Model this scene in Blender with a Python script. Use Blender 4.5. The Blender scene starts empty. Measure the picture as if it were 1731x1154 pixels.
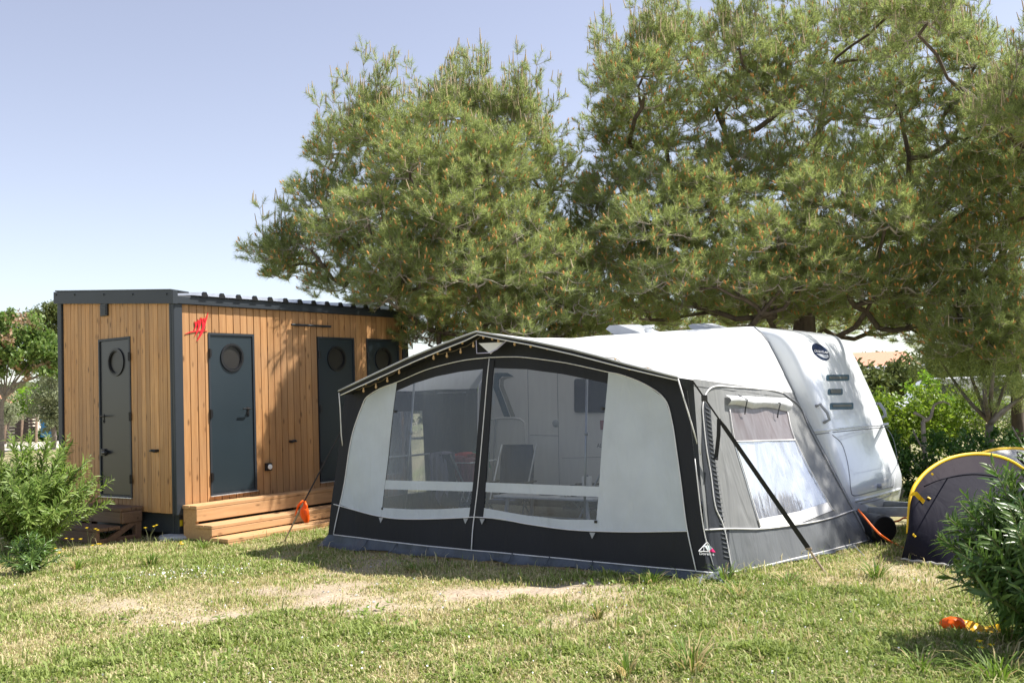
import bpy, bmesh, math, random
import numpy as np
from mathutils import Vector, Matrix
from mathutils.geometry import tessellate_polygon
from mathutils.bvhtree import BVHTree
random.seed(7)
R = math.radians
SC = bpy.context.scene
COL = SC.collection

# ------------------------------------------------------------------ camera, sky, sun, exposure
H = 1.74
FPX, PITCH, ROLL = 1661.2, 0.0546, 0.0356
CXP, CYP = 865.5, 577.0
_cp, _sp, _c, _s = math.cos(PITCH), math.sin(PITCH), math.cos(ROLL), math.sin(ROLL)
FW = np.array([0, _cp, _sp]); _up = np.array([0, -_sp, _cp]); _rt = np.array([1., 0, 0])
AX = _rt * _c - _up * _s; AY = _rt * _s + _up * _c
EYE = np.array([0, 0, H])
cam = bpy.data.cameras.new('camera'); camo = bpy.data.objects.new('camera', cam); COL.objects.link(camo)
cam.sensor_width = 36; cam.lens = FPX / 1731 * 36; cam.clip_end = 2000; cam.clip_start = .05
camo.matrix_world = Matrix(((AX[0], AY[0], -FW[0], 0), (AX[1], AY[1], -FW[1], 0), (AX[2], AY[2], -FW[2], H), (0, 0, 0, 1)))
cam.dof.use_dof = True; cam.dof.focus_distance = 10.5; cam.dof.aperture_fstop = 7.0
SC.camera = camo

SUN_AZ, SUN_EL = 7.0, 57.0            # azimuth from +x towards +y
world = bpy.data.worlds.new('World'); SC.world = world; world.use_nodes = True
nt = world.node_tree
sky = nt.nodes.new('ShaderNodeTexSky'); sky.sky_type = 'NISHITA'; sky.sun_disc = False
sky.sun_elevation = R(SUN_EL); sky.sun_rotation = R(90 - SUN_AZ)
sky.air_density = 1.0; sky.dust_density = .35; sky.ozone_density = 1.6
skh = nt.nodes.new('ShaderNodeHueSaturation'); skh.inputs['Hue'].default_value = .517; skh.inputs['Saturation'].default_value = .60; skh.inputs['Value'].default_value = 1.0
nt.links.new(sky.outputs['Color'], skh.inputs['Color']); nt.links.new(skh.outputs['Color'], nt.nodes['Background'].inputs['Color'])
nt.nodes['Background'].inputs['Strength'].default_value = 0.098
sl = bpy.data.lights.new('sun', 'SUN'); sl.energy = 4.9; sl.angle = R(.53); sl.color = (1, .95, .87)
so = bpy.data.objects.new('sun', sl); COL.objects.link(so)
so.location = (30, 15, 40)
_sd = Vector((math.cos(R(SUN_AZ)) * math.cos(R(SUN_EL)), math.sin(R(SUN_AZ)) * math.cos(R(SUN_EL)), math.sin(R(SUN_EL))))
so.rotation_euler = _sd.to_track_quat('Z', 'Y').to_euler()
SC.view_settings.view_transform = 'Standard'; SC.view_settings.look = 'None'
SC.view_settings.exposure = 0.98; SC.view_settings.gamma = 1
SC.render.engine = 'CYCLES'
SC.cycles.max_bounces = 10; SC.cycles.transparent_max_bounces = 24

# ------------------------------------------------------------------ survey helpers: photo bearings to points on real planes
def ray(px, py): return (AX * (px - CXP) + AY * (CYP - py) + FW * FPX) / FPX
def onz(px, py, z=0.):
    d = ray(px, py); return EYE + d * (z - H) / d[2]
def onp(px, py, nv, dist):
    nv = np.asarray(nv, float); d = ray(px, py); return EYE + d * (dist - nv @ EYE) / (nv @ d)
def dep(px, py, yy):
    d = ray(px, py); return EYE + d * yy / d[1]

# ------------------------------------------------------------------ object helpers
def tag(o, label=None, cat=None, group=None, kind=None):
    if label: o['label'] = label
    if cat: o['category'] = cat
    if group: o['group'] = group
    if kind: o['kind'] = kind
    return o
def empty(name, loc=(0, 0, 0), rz=0, label=None, cat=None, group=None):
    o = bpy.data.objects.new(name, None); COL.objects.link(o)
    o.location = loc; o.rotation_euler = (0, 0, rz); o.empty_display_size = .2
    return tag(o, label, cat, group)
class MB:
    """collects faces; build() links them as ONE mesh object"""
    def __init__(s): s.v = []; s.f = []; s.m = []; s.sm = []; s.mi = 0; s.smooth = False
    def add(s, vs, fs):
        b = len(s.v); s.v += [tuple(map(float, p)) for p in vs]
        for f in fs: s.f.append([i + b for i in f]); s.m.append(s.mi); s.sm.append(s.smooth)
        return s
    def box(s, a, b):
        x0, y0, z0 = a; x1, y1, z1 = b
        x0, x1 = min(x0, x1), max(x0, x1); y0, y1 = min(y0, y1), max(y0, y1); z0, z1 = min(z0, z1), max(z0, z1)
        return s.add([(x0, y0, z0), (x1, y0, z0), (x1, y1, z0), (x0, y1, z0), (x0, y0, z1), (x1, y0, z1), (x1, y1, z1), (x0, y1, z1)],
                     [(0, 3, 2, 1), (4, 5, 6, 7), (0, 1, 5, 4), (1, 2, 6, 5), (2, 3, 7, 6), (3, 0, 4, 7)])
    def bbox(s, a, b, r=.006):
        """box with chamfered edges"""
        bm = bmesh.new(); bmesh.ops.create_cube(bm, size=1)
        for v in bm.verts: v.co = Vector([(a[i] + b[i]) / 2 + v.co[i] * abs(b[i] - a[i]) for i in range(3)])
        bmesh.ops.bevel(bm, geom=bm.edges[:], offset=r, segments=2, affect='EDGES', profile=.5)
        bm.normal_update(); s.addbm(bm); return s
    def addbm(s, bm):
        bm.verts.index_update(); s.add([v.co[:] for v in bm.verts], [[v.index for v in f.verts] for f in bm.faces]); bm.free()
    def tube(s, pts, r, n=8, cap=True):
        P = [Vector(p) for p in pts]; k = len(P)
        rs = r if isinstance(r, (list, tuple)) else [r] * k
        t0 = (P[1] - P[0]).normalized(); u = t0.orthogonal().normalized(); vs = []
        for i in range(k):
            t = (P[min(i + 1, k - 1)] - P[max(i - 1, 0)]).normalized()
            u = (u - t * u.dot(t))
            u = u.normalized() if u.length > 1e-6 else t.orthogonal().normalized()
            w = t.cross(u)
            for j in range(n):
                a = 2 * math.pi * j / n; vs.append(P[i] + (u * math.cos(a) + w * math.sin(a)) * rs[i])
        fs = [(i * n + j, i * n + (j + 1) % n, (i + 1) * n + (j + 1) % n, (i + 1) * n + j) for i in range(k - 1) for j in range(n)]
        if cap: fs += [tuple(range(n - 1, -1, -1)), tuple(range((k - 1) * n, k * n))]
        return s.add(vs, fs)
    def prism(s, outline, axis, d0, d1, holes=()):
        """2D outline swept along axis ('x','y','z') from d0 to d1"""
        def p3(p, d): return {'x': (d, p[0], p[1]), 'y': (p[0], d, p[1]), 'z': (p[0], p[1], d)}[axis]
        polys = [list(outline)] + [list(h) for h in holes]
        flat = [p for q in polys for p in q]; n = len(flat)
        tris = tessellate_polygon([[Vector((p[0], p[1], 0)) for p in q] for q in polys])
        vs = [p3(p, d0) for p in flat] + [p3(p, d1) for p in flat]; fs = []
        for t in tris: fs.append(tuple(t)); fs.append(tuple(i + n for i in reversed(t)))
        b = 0
        for q in polys:
            k = len(q)
            for i in range(k): j = (i + 1) % k; fs.append((b + i, b + j, b + j + n, b + i + n))
            b += k
        bm = bmesh.new(); bv = [bm.verts.new(v) for v in vs]
        for f in fs:
            try: bm.faces.new([bv[i] for i in f])
            except ValueError: pass
        bmesh.ops.recalc_face_normals(bm, faces=bm.faces); s.addbm(bm); return s
    def lathe(s, prof, n=20, origin=(0, 0, 0), axis='z'):
        vs = []
        for r, h in prof:
            for j in range(n):
                a = 2 * math.pi * j / n; p = (r * math.cos(a), r * math.sin(a), h)
                if axis == 'y': p = (p[0], -h, p[1])
                if axis == 'x': p = (-h, p[0], p[1])
                vs.append([p[i] + origin[i] for i in range(3)])
        k = len(prof)
        fs = [(i * n + j, i * n + (j + 1) % n, (i + 1) * n + (j + 1) % n, (i + 1) * n + j) for i in range(k - 1) for j in range(n)]
        fs += [tuple(range(n - 1, -1, -1)), tuple(range((k - 1) * n, k * n))]
        return s.add(vs, fs)
    def grid(s, P, flip=False):
        """P[i][j] points"""
        n, m = len(P), len(P[0]); vs = [p for row in P for p in row]
        fs = [(i * m + j, i * m + j + 1, (i + 1) * m + j + 1, (i + 1) * m + j) for i in range(n - 1) for j in range(m - 1)]
        if flip: fs = [f[::-1] for f in fs]
        return s.add(vs, fs)
    def build(s, name, mats, parent=None, smooth=None, loc=None):
        me = bpy.data.meshes.new(name); me.from_pydata(s.v, [], s.f)
        for m in (mats if isinstance(mats, (list, tuple)) else [mats]): me.materials.append(m)
        me.polygons.foreach_set('material_index', s.m)
        me.polygons.foreach_set('use_smooth', [True] * len(s.f) if smooth else s.sm)
        me.update()
        o = bpy.data.objects.new(name, me); COL.objects.link(o)
        if parent: o.parent = parent
        if loc is not None: o.location = loc
        return o
def bigmesh(name, V, F, mats, parent=None, mi=None, attr=None, loc=None):
    """large triangle mesh from arrays"""
    V = np.asarray(V, np.float32); F = np.asarray(F, np.int32); me = bpy.data.meshes.new(name); k = F.shape[1]
    me.vertices.add(len(V)); me.vertices.foreach_set('co', V.ravel())
    me.loops.add(F.size); me.loops.foreach_set('vertex_index', F.ravel())
    me.polygons.add(len(F)); me.polygons.foreach_set('loop_start', np.arange(0, F.size, k, dtype=np.int32))
    for m in (mats if isinstance(mats, (list, tuple)) else [mats]): me.materials.append(m)
    if mi is not None: me.polygons.foreach_set('material_index', np.asarray(mi, np.int32))
    if attr is not None:
        a = me.color_attributes.new('tint', 'FLOAT_COLOR', 'POINT'); a.data.foreach_set('color', np.asarray(attr, np.float32).ravel())
    me.update(calc_edges=True); me.validate()
    o = bpy.data.objects.new(name, me); COL.objects.link(o)
    if parent: o.parent = parent
    if loc is not None: o.location = loc
    return o
def bevel(o, w=.01, seg=2):
    m = o.modifiers.new('bevel', 'BEVEL'); m.width = w; m.segments = seg; m.limit_method = 'ANGLE'; m.angle_limit = R(35); return o

# ------------------------------------------------------------------ materials
def nodes(name):
    m = bpy.data.materials.new(name); m.use_nodes = True; t = m.node_tree; return m, t, t.nodes['Principled BSDF'], t.links.new
def rgba(c): return (c[0], c[1], c[2], 1)
def mat(name, col, rough=.6, metal=0., var=.12, scale=6., bump=0., bscale=60., coat=0., stretch=None, col2=None):
    m, t, b, L = nodes(name)
    tc = t.nodes.new('ShaderNodeTexCoord'); mp = t.nodes.new('ShaderNodeMapping'); L(tc.outputs['Object'], mp.inputs[0])
    if stretch: mp.inputs['Scale'].default_value = stretch
    n = t.nodes.new('ShaderNodeTexNoise'); n.inputs['Scale'].default_value = scale; n.inputs['Detail'].default_value = 6; L(mp.outputs[0], n.inputs['Vector'])
    mx = t.nodes.new('ShaderNodeMix'); mx.data_type = 'RGBA'
    rp = t.nodes.new('ShaderNodeMapRange'); rp.inputs[1].default_value = .3; rp.inputs[2].default_value = .7; L(n.outputs['Fac'], rp.inputs[0]); L(rp.outputs[0], mx.inputs[0])
    c2 = col2 or [min(1, c * (1 + var)) for c in col]
    mx.inputs[6].default_value = rgba([c * (1 - var) for c in col] if not col2 else col); mx.inputs[7].default_value = rgba(c2)
    L(mx.outputs[2], b.inputs['Base Color']); b.inputs['Roughness'].default_value = rough; b.inputs['Metallic'].default_value = metal
    if coat: b.inputs['Coat Weight'].default_value = coat; b.inputs['Coat Roughness'].default_value = .06
    if bump:
        n2 = t.nodes.new('ShaderNodeTexNoise'); n2.inputs['Scale'].default_value = bscale; n2.inputs['Detail'].default_value = 4; L(mp.outputs[0], n2.inputs['Vector'])
        bp = t.nodes.new('ShaderNodeBump'); bp.inputs['Strength'].default_value = bump; bp.inputs['Distance'].default_value = .01; L(n2.outputs['Fac'], bp.inputs['Height']); L(bp.outputs[0], b.inputs['Normal'])
    return m
def fabric(name, col, trans=.25, rough=.75, var=.06, tcol=None, weave=True, crease=.25):
    """woven cloth: lets some light through, soft creases"""
    m = mat(name, col, rough, var=var, scale=3.5); t = m.node_tree; L = t.links.new; b = t.nodes['Principled BSDF']
    b.inputs['Specular IOR Level'].default_value = .35
    tc = t.nodes.new('ShaderNodeTexCoord'); mp = t.nodes.new('ShaderNodeMapping'); mp.inputs['Scale'].default_value = (5, 5, 1.2); mp.inputs['Rotation'].default_value = (.2, .5, .3)
    L(tc.outputs['Object'], mp.inputs[0])
    n = t.nodes.new('ShaderNodeTexNoise'); n.inputs['Scale'].default_value = 1.0; n.inputs['Detail'].default_value = 3; n.inputs['Distortion'].default_value = .8; L(mp.outputs[0], n.inputs['Vector'])
    bp = t.nodes.new('ShaderNodeBump'); bp.inputs['Strength'].default_value = crease; bp.inputs['Distance'].default_value = .08; L(n.outputs['Fac'], bp.inputs['Height']); L(bp.outputs[0], b.inputs['Normal'])
    if trans:
        tr = t.nodes.new('ShaderNodeBsdfTranslucent'); tr.inputs['Color'].default_value = rgba(tcol or col)
        ms = t.nodes.new('ShaderNodeMixShader'); ms.inputs[0].default_value = trans
        L(b.outputs[0], ms.inputs[1]); L(tr.outputs[0], ms.inputs[2]); L(ms.outputs[0], t.nodes['Material Output'].inputs['Surface'])
    return m
def clear(name, tint, gloss=.10, rough=.06, haze=0., hcol=(.7, .75, .85), streak=1.):
    """clear flexible plastic sheet: see-through, a little mirror, some milky haze"""
    m, t, b, L = nodes(name); t.nodes.remove(b)
    tr = t.nodes.new('ShaderNodeBsdfTransparent'); tr.inputs[0].default_value = rgba(tint)
    gl = t.nodes.new('ShaderNodeBsdfGlossy'); gl.inputs['Roughness'].default_value = rough; gl.inputs['Color'].default_value = (1, 1, 1, 1)
    lw = t.nodes.new('ShaderNodeLayerWeight'); lw.inputs[0].default_value = .25
    ml = t.nodes.new('ShaderNodeMath'); ml.operation = 'MULTIPLY_ADD'; ml.inputs[1].default_value = .5; ml.inputs[2].default_value = gloss * .3; L(lw.outputs['Fresnel'], ml.inputs[0])
    tc = t.nodes.new('ShaderNodeTexCoord'); mp = t.nodes.new('ShaderNodeMapping'); mp.inputs['Scale'].default_value = (6, 6, 1.0); L(tc.outputs['Object'], mp.inputs[0])
    n = t.nodes.new('ShaderNodeTexNoise'); n.inputs['Scale'].default_value = 1.3; n.inputs['Detail'].default_value = 3; n.inputs['Distortion'].default_value = 1.2; L(mp.outputs[0], n.inputs['Vector'])
    bp = t.nodes.new('ShaderNodeBump'); bp.inputs['Strength'].default_value = .25 * streak; bp.inputs['Distance'].default_value = .05; L(n.outputs['Fac'], bp.inputs['Height']); L(bp.outputs[0], gl.inputs['Normal'])
    ms = t.nodes.new('ShaderNodeMixShader'); L(ml.outputs[0], ms.inputs[0]); L(tr.outputs[0], ms.inputs[1]); L(gl.outputs[0], ms.inputs[2])
    out = ms
    if haze:
        df = t.nodes.new('ShaderNodeBsdfDiffuse'); df.inputs[0].default_value = rgba(hcol)
        mh = t.nodes.new('ShaderNodeMixShader')
        rp = t.nodes.new('ShaderNodeMapRange'); rp.inputs[1].default_value = .35; rp.inputs[2].default_value = .7; rp.inputs[3].default_value = haze * (1 - .55 * streak); rp.inputs[4].default_value = min(1, haze * (1 + .7 * streak))
        L(n.outputs['Fac'], rp.inputs[0]); L(rp.outputs[0], mh.inputs[0]); L(ms.outputs[0], mh.inputs[1]); L(df.outputs[0], mh.inputs[2]); out = mh
    L(out.outputs[0], t.nodes['Material Output'].inputs['Surface']); return m
def wood(name, base, dark, grain_axis='z', rough=.6, knots=True, isl=.25):
    m, t, b, L = nodes(name); N = t.nodes.new
    tc = N('ShaderNodeTexCoord'); geo = N('ShaderNodeNewGeometry')
    off = N('ShaderNodeVectorMath'); off.operation = 'SCALE'; off.inputs[0].default_value = (17, 31, 47); L(geo.outputs['Random Per Island'], off.inputs['Scale'])
    ad = N('ShaderNodeVectorMath'); L(tc.outputs['Object'], ad.inputs[0]); L(off.outputs[0], ad.inputs[1])
    mp = N('ShaderNodeMapping'); k = {'x': 0, 'y': 1, 'z': 2}[grain_axis]; s = [26, 26, 26]; s[k] = 1.6; mp.inputs['Scale'].default_value = s; L(ad.outputs[0], mp.inputs[0])
    n = N('ShaderNodeTexNoise'); n.inputs['Scale'].default_value = 1; n.inputs['Detail'].default_value = 7; n.inputs['Roughness'].default_value = .6; n.inputs['Distortion'].default_value = .6; L(mp.outputs[0], n.inputs['Vector'])
    mx = N('ShaderNodeMix'); mx.data_type = 'RGBA'; mx.inputs[6].default_value = rgba(dark); mx.inputs[7].default_value = rgba(base)
    rp = N('ShaderNodeMapRange'); rp.inputs[1].default_value = .28; rp.inputs[2].default_value = .62; L(n.outputs['Fac'], rp.inputs[0]); L(rp.outputs[0], mx.inputs[0])
    hs = N('ShaderNodeHueSaturation'); L(mx.outputs[2], hs.inputs['Color'])
    vr = N('ShaderNodeMapRange'); vr.inputs[3].default_value = 1 - isl; vr.inputs[4].default_value = 1 + isl; L(geo.outputs['Random Per Island'], vr.inputs[0]); L(vr.outputs[0], hs.inputs['Value'])
    nw = N('ShaderNodeTexNoise'); nw.inputs['Scale'].default_value = 1.1; nw.inputs['Detail'].default_value = 5; nw.inputs['Roughness'].default_value = .65; L(tc.outputs['Object'], nw.inputs['Vector'])
    wr_ = N('ShaderNodeMapRange'); wr_.inputs[1].default_value = .35; wr_.inputs[2].default_value = .65; wr_.inputs[3].default_value = .0; wr_.inputs[4].default_value = .38; L(nw.outputs['Fac'], wr_.inputs[0])
    wm_ = N('ShaderNodeMix'); wm_.data_type = 'RGBA'; L(wr_.outputs[0], wm_.inputs[0]); L(hs.outputs[0], wm_.inputs[6]); wm_.inputs[7].default_value = rgba([.5 * c + .5 * g_ for c, g_ in zip(dark, (.30, .25, .19))])
    col = wm_.outputs[2]
    if knots:
        mk = N('ShaderNodeMapping'); s2 = [9, 9, 9]; s2[k] = 3.4; mk.inputs['Scale'].default_value = s2; L(ad.outputs[0], mk.inputs[0])
        vo = N('ShaderNodeTexVoronoi'); vo.inputs['Scale'].default_value = 1.0; L(mk.outputs[0], vo.inputs['Vector'])
        kr = N('ShaderNodeMapRange'); kr.inputs[1].default_value = .07; kr.inputs[2].default_value = .2; kr.inputs[3].default_value = .85; kr.inputs[4].default_value = 0; L(vo.outputs['Distance'], kr.inputs[0])
        mk2 = N('ShaderNodeMix'); mk2.data_type = 'RGBA'; L(kr.outputs[0], mk2.inputs[0]); L(col, mk2.inputs[6]); mk2.inputs[7].default_value = rgba([c * .38 for c in dark]); col = mk2.outputs[2]
    L(col, b.inputs['Base Color']); b.inputs['Roughness'].default_value = rough
    bp = N('ShaderNodeBump'); bp.inputs['Strength'].default_value = .25; bp.inputs['Distance'].default_value = .004; L(n.outputs['Fac'], bp.inputs['Height']); L(bp.outputs[0], b.inputs['Normal'])
    return m
def leafmat(name, c1, c2, trans=.35, rough=.5, tint=False, spec=.4):
    """foliage: each leaf its own shade between two colours, light shines through"""
    m, t, b, L = nodes(name); N = t.nodes.new
    if tint:
        at = N('ShaderNodeVertexColor'); at.layer_name = 'tint'; col = at.outputs['Color']
    else:
        geo = N('ShaderNodeNewGeometry'); mx = N('ShaderNodeMix'); mx.data_type = 'RGBA'; L(geo.outputs['Random Per Island'], mx.inputs[0])
        mx.inputs[6].default_value = rgba(c1); mx.inputs[7].default_value = rgba(c2); col = mx.outputs[2]
    L(col, b.inputs['Base Color']); b.inputs['Roughness'].default_value = rough; b.inputs['Specular IOR Level'].default_value = spec
    tr = N('ShaderNodeBsdfTranslucent')
    hs = N('ShaderNodeHueSaturation'); hs.inputs['Value'].default_value = 1.35; hs.inputs['Saturation'].default_value = 1.1; L(col, hs.inputs['Color']); L(hs.outputs[0], tr.inputs['Color'])
    ms = N('ShaderNodeMixShader'); ms.inputs[0].default_value = trans; L(b.outputs[0], ms.inputs[1]); L(tr.outputs[0], ms.inputs[2]); L(ms.outputs[0], t.nodes['Material Output'].inputs['Surface'])
    return m
M = {}
M['anthracite'] = mat('anthracite paint', (.024, .031, .040), .5, var=.08, scale=3)
M['door_paint'] = mat('door paint', (.020, .032, .041), .38, var=.06, scale=2)
M['door_grey'] = mat('grey door paint', (.034, .035, .038), .3, var=.06, scale=2)
M['cladding'] = wood('golden timber cladding', (.50, .265, .105), (.36, .165, .055), 'z', .55, isl=.2)
M['cladding_side'] = wood('weathered timber cladding', (.64, .35, .14), (.44, .215, .075), 'z', .6, isl=.26)
M['step_wood'] = wood('step timber', (.60, .35, .165), (.45, .235, .095), 'x', .6, isl=.15)
M['step_shade'] = wood('shade darkened timber', (.17, .085, .045), (.10, .045, .022), 'y', .55, isl=.2)  # shade of the short wall put into the brown
M['core'] = mat('dark backing', (.05, .035, .022), .8)
M['black'] = mat('black plastic', (.012, .012, .014), .35)
M['steel'] = mat('galvanised steel', (.5, .52, .54), .38, .85, var=.1, scale=20)
M['alu'] = mat('aluminium strip', (.7, .71, .72), .35, .8)
M['roof_sheet'] = mat('pale roof sheet', (.62, .65, .68), .45, .1)
M['glass_dark'] = mat('smoked porthole glass', (.022, .02, .018), .35)
M['red'] = mat('red vinyl', (.75, .012, .025), .5, var=.04)
M['concrete'] = mat('concrete', (.42, .43, .43), .9, var=.18, scale=14, bump=.3)
M['yellow'] = mat('yellow sticker', (.75, .55, .02), .5)
M['fab_black'] = fabric('charcoal tent cloth', (.017, .018, .022), 0, .7)
M['fab_dark'] = fabric('dark grey tent cloth', (.026, .03, .038), 0, .65, crease=.5)
M['fab_grey'] = fabric('light grey tent cloth', (.58, .625, .66), .1, .7, crease=.45)
M['fab_side'] = fabric('mid grey tent cloth', (.23, .235, .235), .12, .55, crease=.45)
M['fab_side_dark'] = fabric('lower grey tent cloth', (.15, .16, .17), .05, .5, crease=.45)
M['fab_roof'] = fabric('white roof cloth', (.78, .79, .78), .22, .65, crease=.12)
M['fab_gauze'] = fabric('grey edging cloth', (.42, .43, .43), .15, .7)
M['mud'] = fabric('slate groundsheet skirt', (.085, .10, .118), 0, .55, var=.25, crease=.8)
M['piping'] = mat('white piping', (.74, .73, .72), .55, var=.04)
M['pane'] = clear('tinted clear window', (.58, .62, .69), .06, .05, .18, (.23, .26, .31), streak=.3)
M['pane_side'] = clear('crinkled clear window', (.75, .78, .82), .22, .12, .30, (.66, .70, .80))
M['mesh_brown'] = clear('brown insect mesh', (.36, .30, .31), .0, .5, .60, (.115, .085, .09), streak=.3)
M['blind'] = fabric('pale roll blind', (.72, .74, .76), .15, .55, crease=.5)
M['white_strip'] = fabric('white window strip', (.80, .80, .80), .1, .6)
M['gel'] = mat('caravan white', (.74, .77, .80), .16, var=.02, scale=1.5, coat=.4)
M['gel_side'] = mat('caravan side white', (.72, .70, .68), .3, var=.03, scale=1.5)
M['seam'] = mat('grey seam', (.25, .26, .28), .6)
M['teal'] = mat('teal graphic', (.008, .055, .085), .5)
M['slot_glass'] = mat('slot glazing', (.085, .09, .07), .5)
M['taupe'] = mat('taupe graphic', (.29, .285, .24), .4)
M['win_black'] = mat('caravan window acrylic', (.03, .035, .045), .12)
M['navy'] = mat('navy enamel', (.008, .018, .06), .25)
M['grey_plastic'] = mat('grey plastic', (.33, .35, .38), .45)
M['silver_text'] = mat('white lettering', (.75, .76, .78), .4)
M['dark_text'] = mat('dark lettering', (.06, .07, .09), .5)
M['pink'] = mat('pink print', (.85, .02, .19), .5)
M['mint'] = mat('pale print', (.62, .72, .72), .5)
M['strap'] = mat('black webbing', (.010, .010, .012), .7)
M['rust'] = mat('weathered peg', (.38, .30, .22), .6, .2)
M['orange'] = fabric('orange plastic film', (.95, .16, .015), .35, .35, tcol=(1, .25, .03), crease=.8)
M['yellow_film'] = fabric('yellow plastic film', (.85, .50, .02), .4, .35, tcol=(1, .6, .03), crease=.8)
M['cable'] = mat('orange cable sheath', (.80, .14, .015), .45)
M['bulb'] = mat('amber bulb glass', (.50, .32, .15), .12)
M['wire'] = mat('fairy light wire', (.16, .12, .06), .6)
M['dome'] = fabric('dark plum tent cloth', (.014, .0135, .022), .04, .7, crease=.22)
M['dome_top'] = fabric('plum tent cloth', (.026, .020, .028), .12, .65, crease=.2)
M['dome'].node_tree.nodes['Principled BSDF'].inputs['Specular IOR Level'].default_value = .08; M['dome_top'].node_tree.nodes['Principled BSDF'].inputs['Specular IOR Level'].default_value = .08
M['dome_pale'] = fabric('pale grey tent cloth', (.50, .49, .48), .2, .6, crease=.5)
M['yellow_trim'] = mat('yellow piping', (.80, .50, .005), .5)
M['tank'] = mat('black tank plastic', (.016, .017, .018), .32)
M['hollow_dark'] = mat('painted hollow dark', (.004, .004, .004), .9)  # near black, the dark of a hollow put into colour
M['navy_cloth'] = fabric('navy chair mesh', (.018, .030, .075), 0, .8)
M['lav'] = fabric('lavender towel', (.26, .245, .32), .1, .9, crease=.9)
M['cl_red'] = fabric('red cloth', (.62, .06, .06), .1, .8, crease=.9)
M['cl_rose'] = fabric('rose cloth', (.32, .10, .12), .1, .8, crease=.9)
M['cl_green'] = fabric('green cloth', (.03, .22, .14), .1, .8, crease=.9)
M['cl_grey'] = fabric('grey cloth', (.35, .35, .40), .1, .8, crease=.9)
M['white_plastic'] = mat('white plastic', (.75, .76, .77), .4)
M['paper'] = mat('kitchen paper', (.82, .82, .80), .9)
M['mat_floor'] = mat('dark groundsheet', (.025, .030, .040), .8)
M['bark'] = mat('pine bark', (.105, .08, .062), .95, var=.4, scale=9, bump=.9, bscale=22, stretch=(1, 1, .3))
M['twig'] = mat('pale twig bark', (.36, .31, .26), .9, var=.25, scale=9)
M['bark_grey'] = mat('grey bark', (.20, .17, .145), .95, var=.3, scale=9, bump=.6, bscale=22)
M['needle'] = leafmat('pine needles', (.155, .215, .075), (.41, .455, .18), .55, .5)
M['candle'] = mat('pine candles', (.42, .33, .20), .7)
M['cone'] = mat('pollen cones', (.56, .25, .08), .7, var=.25, scale=30)
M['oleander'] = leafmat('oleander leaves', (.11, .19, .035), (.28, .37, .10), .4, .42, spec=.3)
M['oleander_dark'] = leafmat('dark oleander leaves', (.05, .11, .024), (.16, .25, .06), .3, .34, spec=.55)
M['stem'] = mat('green stems', (.12, .13, .05), .7)
M['hedge'] = leafmat('hedge leaves', (.030, .085, .018), (.085, .17, .035), .35, .45)
M['shrub_bright'] = leafmat('bright shrub leaves', (.12, .20, .03), (.25, .33, .06), .45, .45)
M['olive'] = leafmat('olive leaves', (.17, .20, .10), (.30, .33, .20), .25, .5)
M['albizia'] = leafmat('broadleaf tree leaves', (.10, .18, .04), (.22, .29, .09), .4, .5)
M['seedpod'] = leafmat('rusty seed pods', (.33, .20, .10), (.42, .32, .24), .2, .8)
M['far_green'] = leafmat('distant pine foliage', (.075, .11, .03), (.16, .185, .06), .25, .6)
M['lime'] = leafmat('lime young leaves', (.15, .29, .03), (.28, .42, .07), .45, .5)
M['blade'] = leafmat('grass blades', None, None, .3, .6, tint=True, spec=.25)
M['litter'] = leafmat('dry litter', (.22, .14, .07), (.42, .33, .2), .1, .8)
M['petal_y'] = mat('yellow petals', (.85, .60, .01), .6)
M['petal_w'] = mat('white petals', (.82, .82, .80), .6)
M['tile'] = mat('terracotta tiles', (.50, .24, .15), .8, var=.25, scale=12, bump=.5, bscale=12, stretch=(1, 4, 1))
M['render_wall'] = mat('cream render', (.62, .56, .47), .9)
M['van_white'] = mat('white vehicle paint', (.72, .74, .77), .3, coat=.3)
M['car_blue'] = mat('dark blue car paint', (.03, .045, .08), .25, coat=.5)
M['car_red'] = mat('red car paint', (.60, .02, .02), .3, coat=.4)
M['tail'] = mat('red tail lamp', (.6, .02, .02), .25)
M['tyre'] = mat('tyre rubber', (.02, .02, .02), .8)
M['slat'] = mat('dark weathered slat', (.055, .042, .035), .8, var=.3, scale=10)
M['post_wood'] = mat('weathered post', (.28, .20, .14), .85, var=.25, scale=8)
M['tarp'] = fabric('blue tarpaulin', (.02, .16, .34), .1, .5)
M['road'] = mat('pale gravel road', (.50, .45, .39), .95, var=.12, scale=4)

# ------------------------------------------------------------------ noise for the lawn
rng = np.random.default_rng(11)
_perm = rng.random((256, 256))
def vnoise(x, y):
    xi = np.floor(x).astype(int); yi = np.floor(y).astype(int); fx = x - xi; fy = y - yi
    fx = fx * fx * (3 - 2 * fx); fy = fy * fy * (3 - 2 * fy)
    g = lambda a, b: _perm[a & 255, b & 255]
    return (g(xi, yi) * (1 - fx) + g(xi + 1, yi) * fx) * (1 - fy) + (g(xi, yi + 1) * (1 - fx) + g(xi + 1, yi + 1) * fx) * fy
def fbm(x, y, o=4):
    s = 0; a = .5; t = 0
    for i in range(o): s = s + a * vnoise(x * 2 ** i + 13 * i, y * 2 ** i + 7 * i); t += a; a *= .55
    return s / t
_P = [(onz(560, 1018), 1.1, .32, 1.0), (onz(740, 1002), 1.0, .22, .9), (onz(330, 1035), 1.0, .28, .95), (onz(900, 995), 1.0, .2, .65), (onz(640, 948), 1.0, .3, .9), (onz(180, 1025), .5, .18, .6),
      (onz(985, 1040), .5, .15, .25), (onz(520, 935), .7, .3, .5), (onz(1330, 960), .5, .2, .6), (onz(250, 962), .5, .2, .35), (onz(1000, 992), .8, .12, .4)]
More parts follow.
